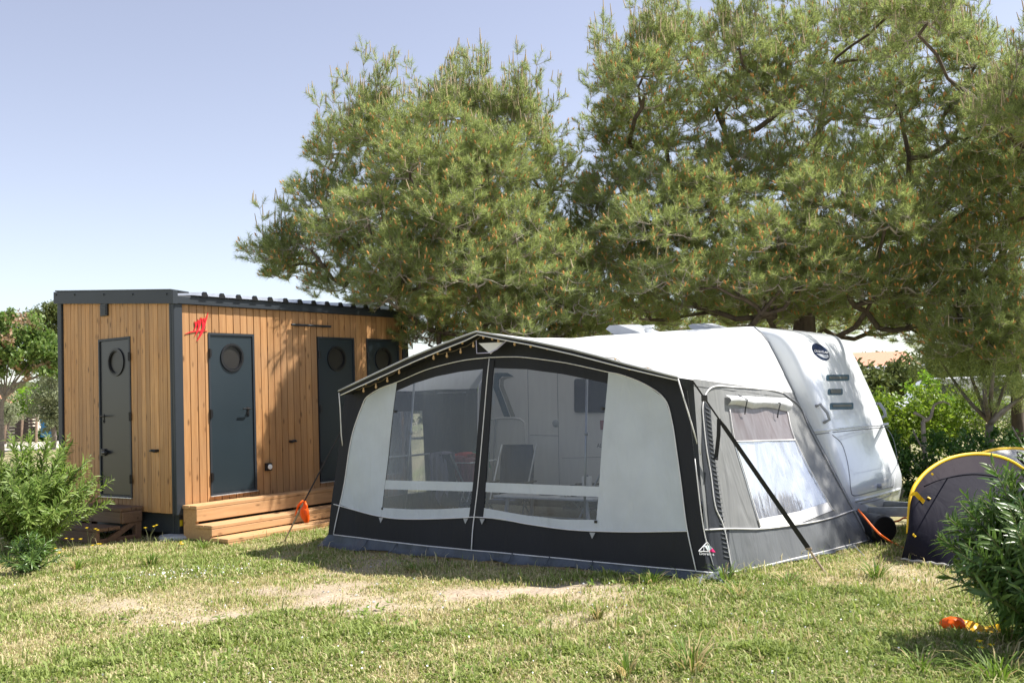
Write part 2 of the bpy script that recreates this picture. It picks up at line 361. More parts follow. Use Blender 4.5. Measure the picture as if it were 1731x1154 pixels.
def soil_mask(x, y):
    m = np.zeros_like(x)
    for c, rx, ry, k in _P:
        q = ((x - c[0]) / rx) ** 2 + ((y - c[1]) / (ry * 2.2)) ** 2
        m = np.maximum(m, k * np.exp(-q * .8))
    n = fbm(x * 1.7 + 5, y * 1.7 + 9)
    return np.clip(m * .85 + (n - .5) * 2.2 - .10, 0, 1)
def green_mask(x, y):
    g = fbm(x * .55 + 31, y * .55 + 3) * .48 + fbm(x * 2.6 + 1, y * 2.6 + 17) * .32 + fbm(x * 7.5 + 11, y * 7.5 + 7, 3) * .20
    g = g + .14 * np.exp(-((x + 2.8) / 1.8) ** 2 - ((y - 6.6) / .9) ** 2) + .12 * np.exp(-((x - 2.2) / .9) ** 2 - ((y - 5.9) / .6) ** 2) + .16 * np.exp(-((x + 3.4) / 1.2) ** 2 - ((y - 10.6) / 1.) ** 2)
    return np.clip((g - .42) * 5.2, 0, 1)
# ground: one sheet to the horizon, finely divided near by
gx = np.concatenate([[-1500, -400, -120, -60, -30, -18, -12], np.arange(-9, 9.01, .12), [12, 18, 30, 60, 120, 400, 1500]])
gy = np.concatenate([[-200, -40, -10, 0, 3], np.arange(4.4, 15.01, .12), [17, 20, 25, 32, 42, 60, 90, 150, 400, 1500]])
GX, GY = np.meshgrid(gx, gy)
def bump_z(x, y): return (fbm(x * 1.3, y * 1.3) - .5) * .05 * np.clip((9 - np.abs(x)) / 2, 0, 1) * np.clip((15 - y) / 2, 0, 1) * np.clip((y - 3) / 1, 0, 1)
GZ = bump_z(GX, GY) - .01
sm = soil_mask(GX, GY); gm = green_mask(GX, GY)
straw = np.array([.31, .265, .145]); grn = np.array([.19, .21, .075]); soil = np.array([.385, .305, .23])
fine = fbm(GX * 6, GY * 6)[..., None]
colg = straw * (1 - .75 * gm[..., None]) + grn * .75 * gm[..., None]
colg = colg * (1 - sm[..., None]) + soil * sm[..., None]
colg = colg * (.75 + .5 * fine)
nx, ny = len(gx), len(gy)
ii = np.arange((ny - 1) * (nx - 1)); r0 = ii // (nx - 1) * nx + ii % (nx - 1)
gf = np.stack([r0, r0 + 1, r0 + nx + 1, r0 + nx], 1)
mg, t, b, L = nodes('lawn soil'); at = t.nodes.new('ShaderNodeVertexColor'); at.layer_name = 'tint'
tc = t.nodes.new('ShaderNodeTexCoord'); nn_ = t.nodes.new('ShaderNodeTexNoise'); nn_.inputs['Scale'].default_value = 45; nn_.inputs['Detail'].default_value = 6; L(tc.outputs['Object'], nn_.inputs['Vector'])
hs = t.nodes.new('ShaderNodeHueSaturation'); vr = t.nodes.new('ShaderNodeMapRange'); vr.inputs[1].default_value = .3; vr.inputs[2].default_value = .7; vr.inputs[3].default_value = .6; vr.inputs[4].default_value = 1.35
L(nn_.outputs['Fac'], vr.inputs[0]); L(vr.outputs[0], hs.inputs['Value']); L(at.outputs['Color'], hs.inputs['Color']); L(hs.outputs[0], b.inputs['Base Color']); b.inputs['Roughness'].default_value = .95
bp = t.nodes.new('ShaderNodeBump'); bp.inputs['Strength'].default_value = .6; bp.inputs['Distance'].default_value = .02; L(nn_.outputs['Fac'], bp.inputs['Height']); L(bp.outputs[0], b.inputs['Normal'])
M['ground'] = mg
g = bigmesh('ground', np.stack([GX, GY, GZ], -1).reshape(-1, 3), gf, mg, attr=np.concatenate([colg.reshape(-1, 3), np.ones((nx * ny, 1))], 1))
tag(g, kind='structure')
rd = MB(); rd.add([(-60, 41, .004), (-9, 47, .004), (-9, 60, .004), (-60, 54, .004)], [(0, 1, 2, 3)])
tag(rd.build('road', M['road']), kind='structure')

# ------------------------------------------------------------------ timber sanitary cabin
K = 1.08
YAW = .9452
CC = np.array([-4.133, 12.018, 0]) * K
e1 = np.array([math.cos(YAW), math.sin(YAW), 0]); e2 = np.array([-math.sin(YAW), math.cos(YAW), 0])
cab = empty('washroom_cabin', CC, YAW, 'larch clad sanitary cabin with dark metal trim and porthole doors, left of the awning', 'cabin')
def cf(px, py, out=0.):       # on the front: (x, z)
    p = onp(px, py, -e2, (-e2) @ CC + out) - CC; return p @ e1, p[2]
def cl(px, py, out=0.):       # on the side wall: (y, z)
    p = onp(px, py, -e1, (-e1) @ CC + out) - CC; return p @ e2, p[2]
ZB = H - 1.1231 * K           # door sill height
ZBOT = cf(298.4, 868.6)[1]
XR = cf(688.7, 600)[0]; YB = cl(100.5, 600)[0]
zt_near = cf(297.8, 499.5)[1]; zb_near = cf(305, 514.5)[1]
zs = lambda y: zb_near + .085 * y                       # underside of the sloping fascia
# carcass
cb = MB(); cb.add([(.03, .03, ZBOT), (XR - .03, .03, ZBOT), (XR - .03, YB - .03, ZBOT), (.03, YB - .03, ZBOT),
                   (.03, .03, zs(.03)), (XR - .03, .03, zs(.03)), (XR - .03, YB - .03, zs(YB)), (.03, YB - .03, zs(YB))],
                  [(0, 3, 2, 1), (4, 5, 6, 7), (0, 1, 5, 4), (1, 2, 6, 5), (2, 3, 7, 6), (3, 0, 4, 7)])
cb.build('wall_core', M['core'], cab)
x0 = cf(308, 600)[0]; x1 = cf(680, 600)[0]
DW = 2.05 * K
doorsF = [(cf(351.2, 563.1)[0], cf(428.5, 563.9)[0]), (cf(536.2, 569.7)[0], cf(597.8, 571.3)[0]), (cf(618.9, 572.1)[0], cf(673.5, 574)[0])]
def boards(a0, a1, pitch, gap, ztop, cut, face, name, m):
    mb = MB(); n = round((a1 - a0) / pitch); w = (a1 - a0) / n
    for i in range(n):
        s0, s1 = a0 + i * w + gap / 2, a0 + (i + 1) * w - gap / 2
        ev = sorted({s0, s1, *[q for d in cut for q in d[:2] if s0 < q < s1]})
        for p, q in zip(ev, ev[1:]):
            if q - p < .006: continue
            mid = (p + q) / 2; segs = [(ZBOT + random.uniform(-.004, .004), ztop(mid))]
            for c0, c1, d0, d1 in cut:
                if c0 < mid < c1: segs = [(segs[0][0], d0), (d1, segs[0][1])]
            dd = random.uniform(.018, .022)
            for z0, z1 in segs:
                if z1 - z0 < .01: continue
                if face == 'f': mb.bbox((p, .03 - dd - .01, z0), (q, .03, z1), .004)
                else: mb.bbox((.03 - dd - .01, p, z0), (.03, q, z1), .004)
    return mb.build(name, m, cab)
boards(x0, x1, .119, .010, lambda x: zb_near + .01, [(a, b_, ZB, ZB + DW) for a, b_ in doorsF], 'f', 'front_cladding', M['cladding'])
ya, yb_ = cl(289.6, 600)[0], cl(107.5, 600)[0]
dl = (cl(220.3, 568.8)[0], cl(166.9, 575.2)[0])
boards(ya, yb_, .097, .006, lambda y: zs(y) + .01, [(dl[0], dl[1], ZB, ZB + DW)], 's', 'side_cladding', M['cladding_side'])
# metal trim
tr = MB(); tr.bbox((-.03, -.03, ZBOT - .02), (x0 - .006, .03, zb_near + .02), .012); tr.bbox((-.0305, .029, ZBOT - .02), (.02, ya - .006, zs(.02) + .02), .004); tr.build('corner_post', M['anthracite'], cab)
tr = MB(); tr.bbox((x1 + .006, -.03, ZBOT - .02), (XR, .03, zb_near + .02), .01); tr.build('corner_post', M['anthracite'], cab)
tr = MB(); tr.bbox((-.03, yb_ + .006, ZBOT - .02), (.02, YB, zs(YB) + .02), .01); tr.build('corner_post', M['anthracite'], cab)
fa = MB(); fa.bbox((-.045, -.055, zb_near), (XR + .03, .05, zt_near), .01)
ztn = zt_near + .06
fa.add([(-.055, -.06, zs(0)), (.02, -.06, zs(0)), (.02, YB + .05, zs(YB)), (-.055, YB + .05, zs(YB)), (-.055, -.06, ztn), (.02, -.06, ztn), (.02, YB + .05, ztn + .085 * YB), (-.055, YB + .05, ztn + .085 * YB)],
       [(0, 3, 2, 1), (4, 5, 6, 7), (0, 1, 5, 4), (1, 2, 6, 5), (2, 3, 7, 6), (3, 0, 4, 7)])
fa.add([(-.06, -.02, ztn + .001), (.22, -.02, ztn - .02), (.22, YB, ztn + .085 * YB - .02), (-.06, YB, ztn + .085 * YB + .001), (-.06, -.02, ztn + .02), (.22, -.02, ztn + .0), (.22, YB, ztn + .085 * YB), (-.06, YB, ztn + .085 * YB + .02)],
       [(0, 3, 2, 1), (4, 5, 6, 7), (0, 1, 5, 4), (1, 2, 6, 5), (2, 3, 7, 6), (3, 0, 4, 7)])
for y in (.08, .85, 1.55, 2.3, YB - .02):
    z = zs(y) + .13; fa.lathe([(.014, 0), (.014, .008), (.006, .012)], 8, (-.055, y, z), 'x')
fa.build('fascia', M['anthracite'], cab)
# ribbed roof
rf = MB(); prof = []; px_r = [128, 203, 275, 345, 412, 478, 540, 600, 658, 716, 771, 825, 877, 935]
ribs = [cf(290 + p / 2.5634, 500)[0] for p in px_r]
pts = [(.23, 0)]
for r_ in ribs: pts += [(r_ - .055, 0), (r_ - .018, .052), (r_ + .018, .052), (r_ + .055, 0)]
pts += [(XR + .02, 0)]
pts = sorted(pts)
zr = lambda y: zt_near + .012 + .085 * (y + .06)
rf.grid([[(x, y, zr(y) + dz) for x, dz in pts] for y in (-.08, YB * .5, YB + .05)], True)
rf.grid([[(x, y, zr(y) + dz - .006) for x, dz in pts] for y in (-.08, YB + .05)])
rf.build('roof', M['roof_sheet'], cab)
for r_ in ribs:
    cp = MB(); cp.prism([(r_ - .06, zt_near - .004), (r_ + .06, zt_near - .004), (r_ + .024, zr(-.07) + .054), (r_ - .024, zr(-.07) + .054)], 'y', -.088, -.062); cp.build('rib_closure', M['black'], cab)
# chassis
ch = MB(); ch.bbox((.06, .06, ZBOT - .27), (XR - .06, .16, ZBOT - .012), .01); ch.bbox((.06, .17, ZBOT - .27), (.16, YB - .06, ZBOT - .012), .01)
ch.bbox((.06, YB - .15, ZBOT - .27), (XR - .06, YB - .05, ZBOT - .012), .01); ch.bbox((XR - .16, .17, ZBOT - .27), (XR - .06, YB - .16, ZBOT - .012), .01)
ch.build('chassis', M['anthracite'], cab)
st = MB(); st.box((.075, .054, ZBOT - .17), (.115, .0595, ZBOT - .09)); st.build('hazard_sticker', M['yellow'], cab)
def ring(mb, c, r, t, y0, y1, n=32):
    o = [(c[0] + r * math.cos(2 * math.pi * i / n), c[1] + r * math.sin(2 * math.pi * i / n)) for i in range(n)]
    h = [(c[0] + (r - t) * math.cos(2 * math.pi * i / n), c[1] + (r - t) * math.sin(2 * math.pi * i / n)) for i in range(n)]
    mb.prism(o, 'y', y0, y1, [h])
def door(a, b_, win, rad, handle, hinge_side, m, label=None, lock=False):
    """door leaf built in a frame whose outside faces -y; x from a to b"""
    z0, z1 = ZB, ZB + DW
    d = MB(); n = 32
    hole = [(win[0] + (rad - .012) * math.cos(2 * math.pi * i / n), win[1] + (rad - .012) * math.sin(2 * math.pi * i / n)) for i in range(n)]
    d.prism([(a + .035, z0 + .03), (b_ - .035, z0 + .03), (b_ - .035, z1 - .035), (a + .035, z1 - .035)], 'y', .005, .026, [hole])
    o = d.build('door', m, None)
    if label: o['label'] = label
    f = MB(); f.prism([(a, z0), (b_, z0), (b_, z1), (a, z1)], 'y', -.012, .0285, [[(a + .03, z0 + .026), (b_ - .03, z0 + .026), (b_ - .03, z1 - .03), (a + .03, z1 - .03)]])
    f.build('frame', M['anthracite'], o)
    s_ = MB(); s_.bbox((a - .01, -.03, z0 - .016), (b_ + .01, .02, z0 - .002), .003); s_.build('sill', M['alu'], o)
    w = MB(); ring(w, win, rad + .012, .03, -.012, .02); ring(w, win, rad - .022, .01, -.004, .02); w.build('porthole_rim', M['black'], o)
    gl_ = MB(); gl_.prism([(win[0] + (rad - .012) * math.cos(2 * math.pi * i / n), win[1] + (rad - .012) * math.sin(2 * math.pi * i / n)) for i in range(n)], 'y', .016, .022); gl_.build('porthole_glass', M['glass_dark'], o)
    hx, hz = handle; hd = MB(); sgn = -1 if hinge_side < 0 else 1
    hd.bbox((hx - .022, -.004, hz - .10), (hx + .022, .005, hz + .03), .004)
    hd.tube([(hx, .005, hz), (hx, -.055, hz), (hx + sgn * .02, -.062, hz), (hx + sgn * .135, -.062, hz + .004)], [.011, .011, .011, .009], 10)
    hd.lathe([(.013, 0), (.013, .014)], 12, (hx, .0, hz - .07), 'y')
    hd.build('handle', M['black'], o)
    if lock:
        lk = MB(); lk.bbox((hx - .05, -.02, hz - .56), (hx + .05, .005, hz - .46), .006); lk.tube([(hx + .03, -.02, hz - .51), (hx + .12, -.045, hz - .51)], [.035, .02], 10); lk.build('latch', M['black'], o)
    hx = a + .014 if hinge_side < 0 else b_ - .014
    for z in (z0 + .25, z0 + DW * .5, z1 - .28):
        hg = MB(); hg.lathe([(.013, -.06), (.013, .06)], 10, (hx, -.024, z)); hg.box((hx - .004, -.024, z - .05), (hx + .03, -.0125, z + .05)); hg.build('hinge', M['black'], o)
    return o
for i, (a, b_) in enumerate(doorsF):
    wx = (a + b_) / 2 + .01; hx = b_ - .125
    o = door(a, b_, (wx, cf(390, 604)[1]), .185, (hx, cf(410, 691)[1]), -1, M['door_paint']); o.parent = cab
o = door(-dl[1], -dl[0], (-(dl[0] + dl[1]) / 2 + .03, cl(194.5, 612)[1]), .185, (-dl[1] + .09, cl(180, 703)[1]), 1, M['door_grey'], 'grey door in the shaded short wall', lock=True)
# turn the side door to the short wall: its local (x,y) becomes (y,-x) of the cabin
o.parent = cab; o.rotation_euler = (0, 0, R(-90))
# fix lever direction of the side door is already towards the leaf
# fittings
vy = (cl(172, 514)[0], cl(184, 533.5)[0]); vz = (cl(184, 533.5)[1], cl(172, 514)[1])
v = MB(); v.bbox((-.03, vy[1], vz[0]), (.0, vy[0], vz[1]), .006)
for k in range(7): v.box((-.042, vy[1] + .02, vz[0] + .02 + k * .021), (-.028, vy[0] - .02, vz[0] + .03 + k * .021))
v.build('vent_grille', M['black'], cab)
kn = MB(); y, z = cl(264, 761.5); kn.tube([(0, y - .05, z), (-.05, y - .05, z), (-.06, y + .01, z + .005), (-.05, y + .07, z)], [.02, .022, .02, .014], 10); kn.build('hose_tap', M['black'], cab)
kn = MB(); x, z = cf(490, 746); kn.tube([(x, .0, z), (x, -.05, z), (x + .05, -.062, z + .01), (x + .08, -.055, z)], [.02, .022, .02, .014], 10); kn.build('hose_tap', M['black'], cab)
lb = MB(); a = cf(489, 549); b2 = cf(555, 551.5); lb.tube([(a[0], -.05, a[1]), (b2[0], -.05, a[1])], .017, 10); lb.bbox((a[0] + .1, -.04, a[1] - .015), (a[0] + .16, .0, a[1] + .015), .003); lb.bbox((b2[0] - .16, -.04, a[1] - .015), (b2[0] - .1, .0, a[1] + .015), .003); lb.build('lamp_bar', M['anthracite'], cab)
sb = MB(); x, z = cf(451.5, 788.5); sb.bbox((x - .05, -.055, z - .055), (x + .05, .0, z + .055), .008); so_ = sb.build('socket_box', M['black'], cab)
sc_ = MB(); sc_.lathe([(.036, 0), (.036, .012), (.028, .016)], 20, (x + .005, -.055, z), 'y'); sc_.build('socket_lid', M['white_plastic'], so_)
# red emblem of three leaping figures
em = MB()
def ep(zx, zy): return cf(305 + zx / 20.98, 525 + zy / 20.98)
def stroke(pts, ws, y=-.0115):
    L_, R_ = [], []
    P = [Vector(ep(*p)) for p in pts]
    for i, p in enumerate(P):
        t = (P[min(i + 1, len(P) - 1)] - P[max(i - 1, 0)]).normalized(); nrm = Vector((-t.y, t.x)) * ws[i] * .33
        L_.append(p + nrm); R_.append(p - nrm)
    em.prism([tuple(p) for p in L_ + R_[::-1]], 'y', y, y + .0095)
w_ = .0023
stroke([(150, 830), (330, 765), (480, 735), (700, 720), (950, 720)], [.004, .02, .022, .02, .004], -.0121)
stroke([(560, 1080), (660, 930), (740, 760), (800, 600), (850, 450), (900, 300), (960, 70)], [.004, .03, .055, .06, .04, .03, .006], -.0133)
stroke([(740, 250), (775, 420), (800, 600)], [.006, .04, .05], -.0141)
stroke([(490, 920), (570, 770), (620, 640), (660, 520), (700, 380), (705, 250)], [.004, .022, .04, .045, .03, .006], -.0127)
stroke([(600, 300), (610, 420), (640, 560)], [.005, .028, .035], -.0139)
stroke([(465, 720), (505, 620), (540, 520), (575, 400)], [.004, .025, .028, .008], -.0137)
stroke([(490, 370), (510, 470), (530, 560)], [.005, .025, .02], -.0145)
for cx, cy, rx, ry in ((823, 310, 26, 55), (658, 370, 26, 40), (535, 420, 34, 24)):
    em.prism([ep(cx + rx * math.cos(k * math.pi / 8), cy + ry * math.sin(k * math.pi / 8)) for k in range(16)], 'y', -.0152, -.003)
em.build('figure_emblem', M['red'], cab)

# concrete pads under the cabin
for lab, p in (('round concrete pad under the near corner of the timber cabin', (.12, .16, 0)), ('concrete pad under the timber cabin behind the dark steps', (.14, 1.95, 0)), ('concrete pad under the far end of the timber cabin', (XR - .3, .2, 0))):
    w = CC + e1 * p[0] + e2 * p[1]
    b_ = MB(); b_.lathe([(.24, -.02), (.25, .01), (.25, ZBOT - .31), (.235, ZBOT - .29), (.10, ZBOT - .275)], 24)
    tag(b_.build('concrete_pad', M['concrete'], loc=(w[0], w[1], 0)), lab, 'concrete pad', 'pads carrying the cabin')

# wide golden steps along the front
ws = empty('entrance_steps', CC, YAW, 'wide golden timber steps, three treads, along the cabin front', 'steps')
SX0, SX1 = .07, 3.9
zt3 = [.453, .214, .062]; ys = [(-.03, -.335), (-.30, -.64), (-.60, -.96)]
for k in range(3):
    t_ = MB(); n = 2
    y0, y1 = ys[k]
    for j in range(n):
        ya_ = y0 + (y1 - y0) * j / n; yb2 = y0 + (y1 - y0) * (j + 1) / n
        t_.bbox((SX0 - .02, min(ya_, yb2) + .004, zt3[k] - .045), (SX1, max(ya_, yb2) - .004, zt3[k]), .006)
    t_.build('tread', M['step_wood'], ws)
    r_ = MB(); zl = (zt3[k] - .205, zt3[k] - .135, -.03)[k]
    r_.bbox((SX0 - .015, y1 + .006, zl), (SX1 - .01, y1 + .05, zt3[k] - .048), .006); r_.build('riser', M['step_wood'], ws)
for x in (SX0, 1.95, SX1 - .08):
    s_ = MB(); s_.prism([(-.03, -.01), (-.9, -.01), (-.9, zt3[2] - .05), (-.585, zt3[2] - .05), (-.585, zt3[1] - .05), (-.285, zt3[1] - .05), (-.285, zt3[0] - .05), (-.03, zt3[0] - .05)], 'x', x, x + .045); s_.build('stringer', M['step_wood'], ws)
# two-step at the side door, shade put into its dark timber colour
ds = empty('side_steps', CC, YAW, 'dark brown two tread steps under the grey side door', 'steps')
SY0, SY1 = .76, 1.92
for k, (a, b_, z) in enumerate(((-.02, -.36, ZB - .10), (-.36, -.70, ZB - .10 - .225))):
    t_ = MB()
    for j in range(2):
        q0 = a + (b_ - a) * j / 2; q1 = a + (b_ - a) * (j + 1) / 2
        t_.bbox((q1 + .004, SY0 - .03, z - .045), (q0 - .004, SY1, z), .006)
    t_.build('tread', M['step_shade'], ds)
    r_ = MB(); r_.bbox((b_ + .01, SY0 - .01, z - .20), (b_ + .055, SY1 - .02, z - .048), .006); r_.build('riser', M['step_shade'], ds)
for y in (SY0, SY1 - .1):
    s_ = MB(); s_.bbox((-.13, y - .02, -.02), (-.04, y + .07, ZB - .30), .006); s_.bbox((-.34, y - .035, ZB - .31), (-.03, y + .02, ZB - .148), .02)
    s_.add([(-.62, y - .03, .02), (-.46, y - .03, .02), (-.10, y - .03, ZB - .31), (-.24, y - .03, ZB - .31), (-.62, y + .02, .02), (-.46, y + .02, .02), (-.10, y + .02, ZB - .31), (-.24, y + .02, ZB - .31)], [(0, 1, 2, 3), (7, 6, 5, 4), (0, 4, 5, 1), (1, 5, 6, 2), (2, 6, 7, 3), (3, 7, 4, 0)])
    s_.bbox((-.68, y - .02, -.02), (-.12, y + .03, .06), .006)
    s_.build('side_frame', M['step_shade'], ds)

# ------------------------------------------------------------------ awning: its own frame, x along the front, y towards the caravan
PA, PB, PC = onz(553, 924), onz(1196, 980), onz(1475, 917)
dv = PB - PA; dv /= np.linalg.norm(dv); nv = np.array([-dv[1], dv[0], 0])
AWO = (PA + PB) / 2; AWR = math.atan2(dv[1], dv[0])
YC = (PC - AWO) @ nv                       # depth of the awning (caravan side plane)
awn = empty('awning', AWO, AWR, 'dark grey and white caravan awning with clear front windows and pale roof', 'awning')
def loc(P): q = np.asarray(P) - AWO; return Vector((q @ dv, q @ nv, q[2]))
def wld(p): return AWO + dv * p[0] + nv * p[1] + np.array([0, 0, p[2]])
def at_y(px, py, y):                        # on a vertical plane parallel to the front
    return loc(onp(px, py, nv, nv @ AWO + y))
LEAN = .085
_fn = nv - np.array([0, 0, LEAN]); _fn /= np.linalg.norm(_fn)
def fp(px, py, out=0.):                     # on the leaning front: (x, z)
    q = loc(onp(px, py, _fn, _fn @ AWO - out)); return q.x, q.z
def wr(x, z):                               # cloth is never quite flat
    return .012 * math.sin(2.1 * x + 1.3 * z) * math.sin(1.7 * z + .8) + .0055 * math.sin(7.5 * x + 5.5 * z + 1.7 * math.sin(2.3 * x)) * (.4 + .6 * math.sin(1.1 * x + .6) ** 2) + .006 * math.sin(5.3 * x - 2.2 * z + 1) * math.exp(-2.5 * abs(z - .3)) + .004 * math.sin(9 * x + 3 * z)
def fm(x, z, out=0.): return (x, LEAN * z + wr(x, z) - out, z)
def sheet(outline, holes, mp, step=.11, out=0., u0=-9, mb=None):
    """flat outline with holes, cut into small faces and laid on a curved surface"""
    polys = [outline] + list(holes); flat = [p for q in polys for p in q]
    tris = tessellate_polygon([[Vector((p[0], p[1], 0)) for p in q] for q in polys])
    bm = bmesh.new(); bv = [bm.verts.new((p[0], p[1], 0)) for p in flat]
    for t_ in tris:
        try: bm.faces.new([bv[i] for i in t_])
        except ValueError: pass
    xs = [p[0] for p in flat]; zs_ = [p[1] for p in flat]
    for ax, lo, hi in ((0, min(xs), max(xs)), (1, min(zs_), max(zs_))):
        n = int((hi - lo) / step)
        for k in range(1, n + 1):
            co = [0, 0, 0]; no = [0, 0, 0]; co[ax] = lo + (hi - lo) * k / (n + 1); no[ax] = 1
            bmesh.ops.bisect_plane(bm, geom=bm.verts[:] + bm.edges[:] + bm.faces[:], plane_co=co, plane_no=no)
    bmesh.ops.remove_doubles(bm, verts=bm.verts, dist=1e-5)
    for v in bm.verts: v.co = mp(v.co.x, v.co.y, out)
    for f in bm.faces: f.smooth = True
    bm.normal_update()
    mb = mb or MB(); sm_ = mb.smooth; mb.smooth = True; mb.addbm(bm); mb.smooth = sm_; return mb
def PX(pts, out=0.): return [fp(*p, out) for p in pts]
def dens(pts, n):                            # Catmull-Rom through the points
    P = [Vector(p) for p in pts]; P = [P[0] * 2 - P[1]] + P + [P[-1] * 2 - P[-2]]; o = []
    for i in range(1, len(P) - 2):
        for k in range(n):
            t_ = k / n; a, b_, c_, d_ = P[i - 1:i + 3]
            o.append(.5 * ((2 * b_) + (c_ - a) * t_ + (2 * a - 5 * b_ + 4 * c_ - d_) * t_ ** 2 + (3 * b_ - a - 3 * c_ + d_) * t_ ** 3))
    return [tuple(p) for p in o] + [tuple(P[-2])]
# outlines seen on the front
arch_l = [(564, 902), (574, 855), (582, 815), (596, 739), (605, 706), (612, 687), (620, 671), (644, 656), (671, 646), (719, 626), (779, 610), (828, 604)]
arch_r = [(828, 604), (859, 603), (890, 604), (949, 612), (989, 620), (1025, 628), (1053, 634), (1093, 650), (1125, 674), (1137, 711), (1145, 763), (1153, 819), (1163, 891), (1178, 963)]
wl_top = [(669, 661), (699, 648), (739, 636), (779, 628), (819, 623.5)]
wr_top = [(836, 622), (890, 624), (949, 632), (989, 640), (1026, 648)]
wl_l = lambda y: 671 + (648 - 671) * (y - 648) / (859 - 648)
cs_l = lambda y: 819 + (795 - 819) * (y - 616) / (871 - 616)
cs_r = lambda y: 837 + (817 - 837) * (y - 608) / (871 - 608)
wr_r = lambda y: 1028 + (1009 - 1028) * (y - 629) / (879 - 629)
paneL1 = [(wl_l(661), 661)] + wl_top[1:-1] + [(cs_l(623.5), 623.5), (cs_l(814.5), 814.5), (wl_l(811), 811)]
paneL2 = [(wl_l(826), 826), (cs_l(830), 830), (cs_l(857), 857), (739, 860), (699, 860), (wl_l(857.5), 857.5)]
paneR1 = [(cs_r(622), 622)] + wr_top[1:-1] + [(wr_r(648), 648), (wr_r(822), 822), (cs_r(815), 815)]
paneR2 = [(cs_r(831), 831), (wr_r(839), 839), (wr_r(878), 878), (949, 877), (890, 871), (cs_r(858), 858)]
panes = [paneL1, paneL2, paneR1, paneR2]
outer = [(553, 905), (583, 668), (640, 636), (700, 606), (760, 582), (806, 566), (860, 573), (949, 592), (1029, 613), (1109, 632), (1160, 643), (1166, 700), (1176, 790), (1186, 880), (1196, 966), (1178, 965), (800, 929), (564, 904)]
sheet(PX(outer), [PX(p) for p in panes], fm).build('front_wall', M['fab_black'], awn)
# light panels and strips lie on it
band_l = [(565, 851.5), (600, 862), (640, 871), (679, 876), (739, 876), (803, 873)]
band_r = [(803, 873), (850, 877), (890, 885), (949, 893), (1009, 897), (1069, 898), (1163, 896.5)]
pl = [(574.5, 853)] + arch_l[2:9] + [(671, 648), (660, 740), (646.5, 871), (640, 871), (600, 862)]
sheet(PX(pl), [], fm, out=.005).build('light_panel', M['fab_grey'], awn)
pr = [(1028, 630)] + arch_r[6:13] + [(1161, 896), (1069, 898), (1009, 897), (1007, 896), (1018, 760)]
sheet(PX(pr), [], fm, out=.005).build('light_panel', M['fab_grey'], awn)
for nm, q in (('window_strip', [(wl_l(811), 811), (cs_l(814.5), 814.5), (cs_l(830), 830), (wl_l(826), 826)]), ('window_strip', [(cs_r(815), 815), (wr_r(822), 822), (wr_r(839), 839), (cs_r(831), 831)]),
              ('window_strip', [(wl_l(857.5), 857.5), (699, 860), (739, 860), (cs_l(857), 857), (cs_l(873), 873), (739, 876), (679, 876), (wl_l(872), 872)]),
              ('window_strip', [(cs_r(858), 858), (890, 871), (949, 877), (wr_r(878), 878), (wr_r(897), 897), (949, 893), (890, 885), (cs_r(874), 874)])):
    sheet(PX(q), [], fm, out=.006).build(nm, M['fab_grey'], awn)
for p in panes: sheet(PX(p), [], fm, step=.3, out=.001).build('window_pane', M['pane'], awn)
cs = [(819, 606), (837, 606), (817, 872), (812, 929), (788, 929), (795, 872)]
sheet(PX([(cs_l(608), 608), (cs_r(608), 608), (cs_r(873), 873), (cs_l(873), 873)]), [], fm, out=.011).build('centre_flap', M['fab_black'], awn)
def pipe(px, r=.006, out=.012, n=5):
    mb = MB(); P = [fm(*q, out) for q in dens(PX(px), n)]; mb.smooth = True; return mb.tube(P, r, 6)
for q in (arch_l, arch_r, band_l, band_r, [(564, 903), (680, 917), (800, 929), (990, 947), (1178, 964), (1196, 967)], [(829, 606), (816, 740), (803, 873), (799, 930)]):
    pipe(q).build('piping', M['piping'], awn)
# skirt lying on the grass
sk = MB(); sk.smooth = True; hem = PX([(553, 904), (564, 904), (800, 929), (1178, 965), (1196, 967)]); P = []
N_ = 150
for j in range(8):
    row = []
    for i in range(N_ + 1):
        t_ = i / N_; x = hem[0][0] + (hem[-1][0] - hem[0][0]) * t_
        xs = [h[0] for h in hem]; zz = float(np.interp(x, xs, [h[1] for h in hem])); k = j / 7
        fold = .034 * math.sin(x * 9 + 2.5 * math.sin(x * 2.3)) + .018 * math.sin(x * 23 + 3 * math.sin(x))
        if t_ < .06: x -= .09 * (1 - t_ / .06) * k
        y = LEAN * zz + wr(x, zz) - .003 + k * (-.05 + fold) - .05 * max(0, k - .7) * 3 * (1 + math.sin(x * 5))
        row.append((x, y, zz * (1 - k) + .004 + .012 * (1 + math.sin(x * 7)) * (k > .9)))
    P.append(row)
sk.grid(P); sk.build('ground_skirt', M['mud'], awn)
for px, py in ((622, 912), (672, 917), (725, 922), (867, 935), (930, 941), (1003, 948)):
    x, z = fp(px, py); b_ = MB(); b_.tube([(x, LEAN * z - .012, z), (x + .012, -.075, z * .5), (x - .03, -.12, .015)], .008, 6); b_.build('peg_loop', M['mud'], awn)
# small triangular tabs
for px, py in ((646, 874), (789, 875), (817, 876), (1003, 899)):
    x, z = fp(px, py); b_ = MB(); b_.add([(x - .035, LEAN * z - .02, z), (x + .035, LEAN * z - .02, z), (x, LEAN * z - .03, z - .06)], [(0, 2, 1)]); b_.build('tab', M['fab_gauze'], awn)
for px, py in ((669, 695), (648, 859), (1020, 690), (1008, 881)):
    x, z = fp(px, py); b_ = MB(); b_.bbox((x - .014, LEAN * z - .022, z - .014), (x + .014, LEAN * z - .004, z + .014), .004); b_.build('toggle', M['black'], awn)

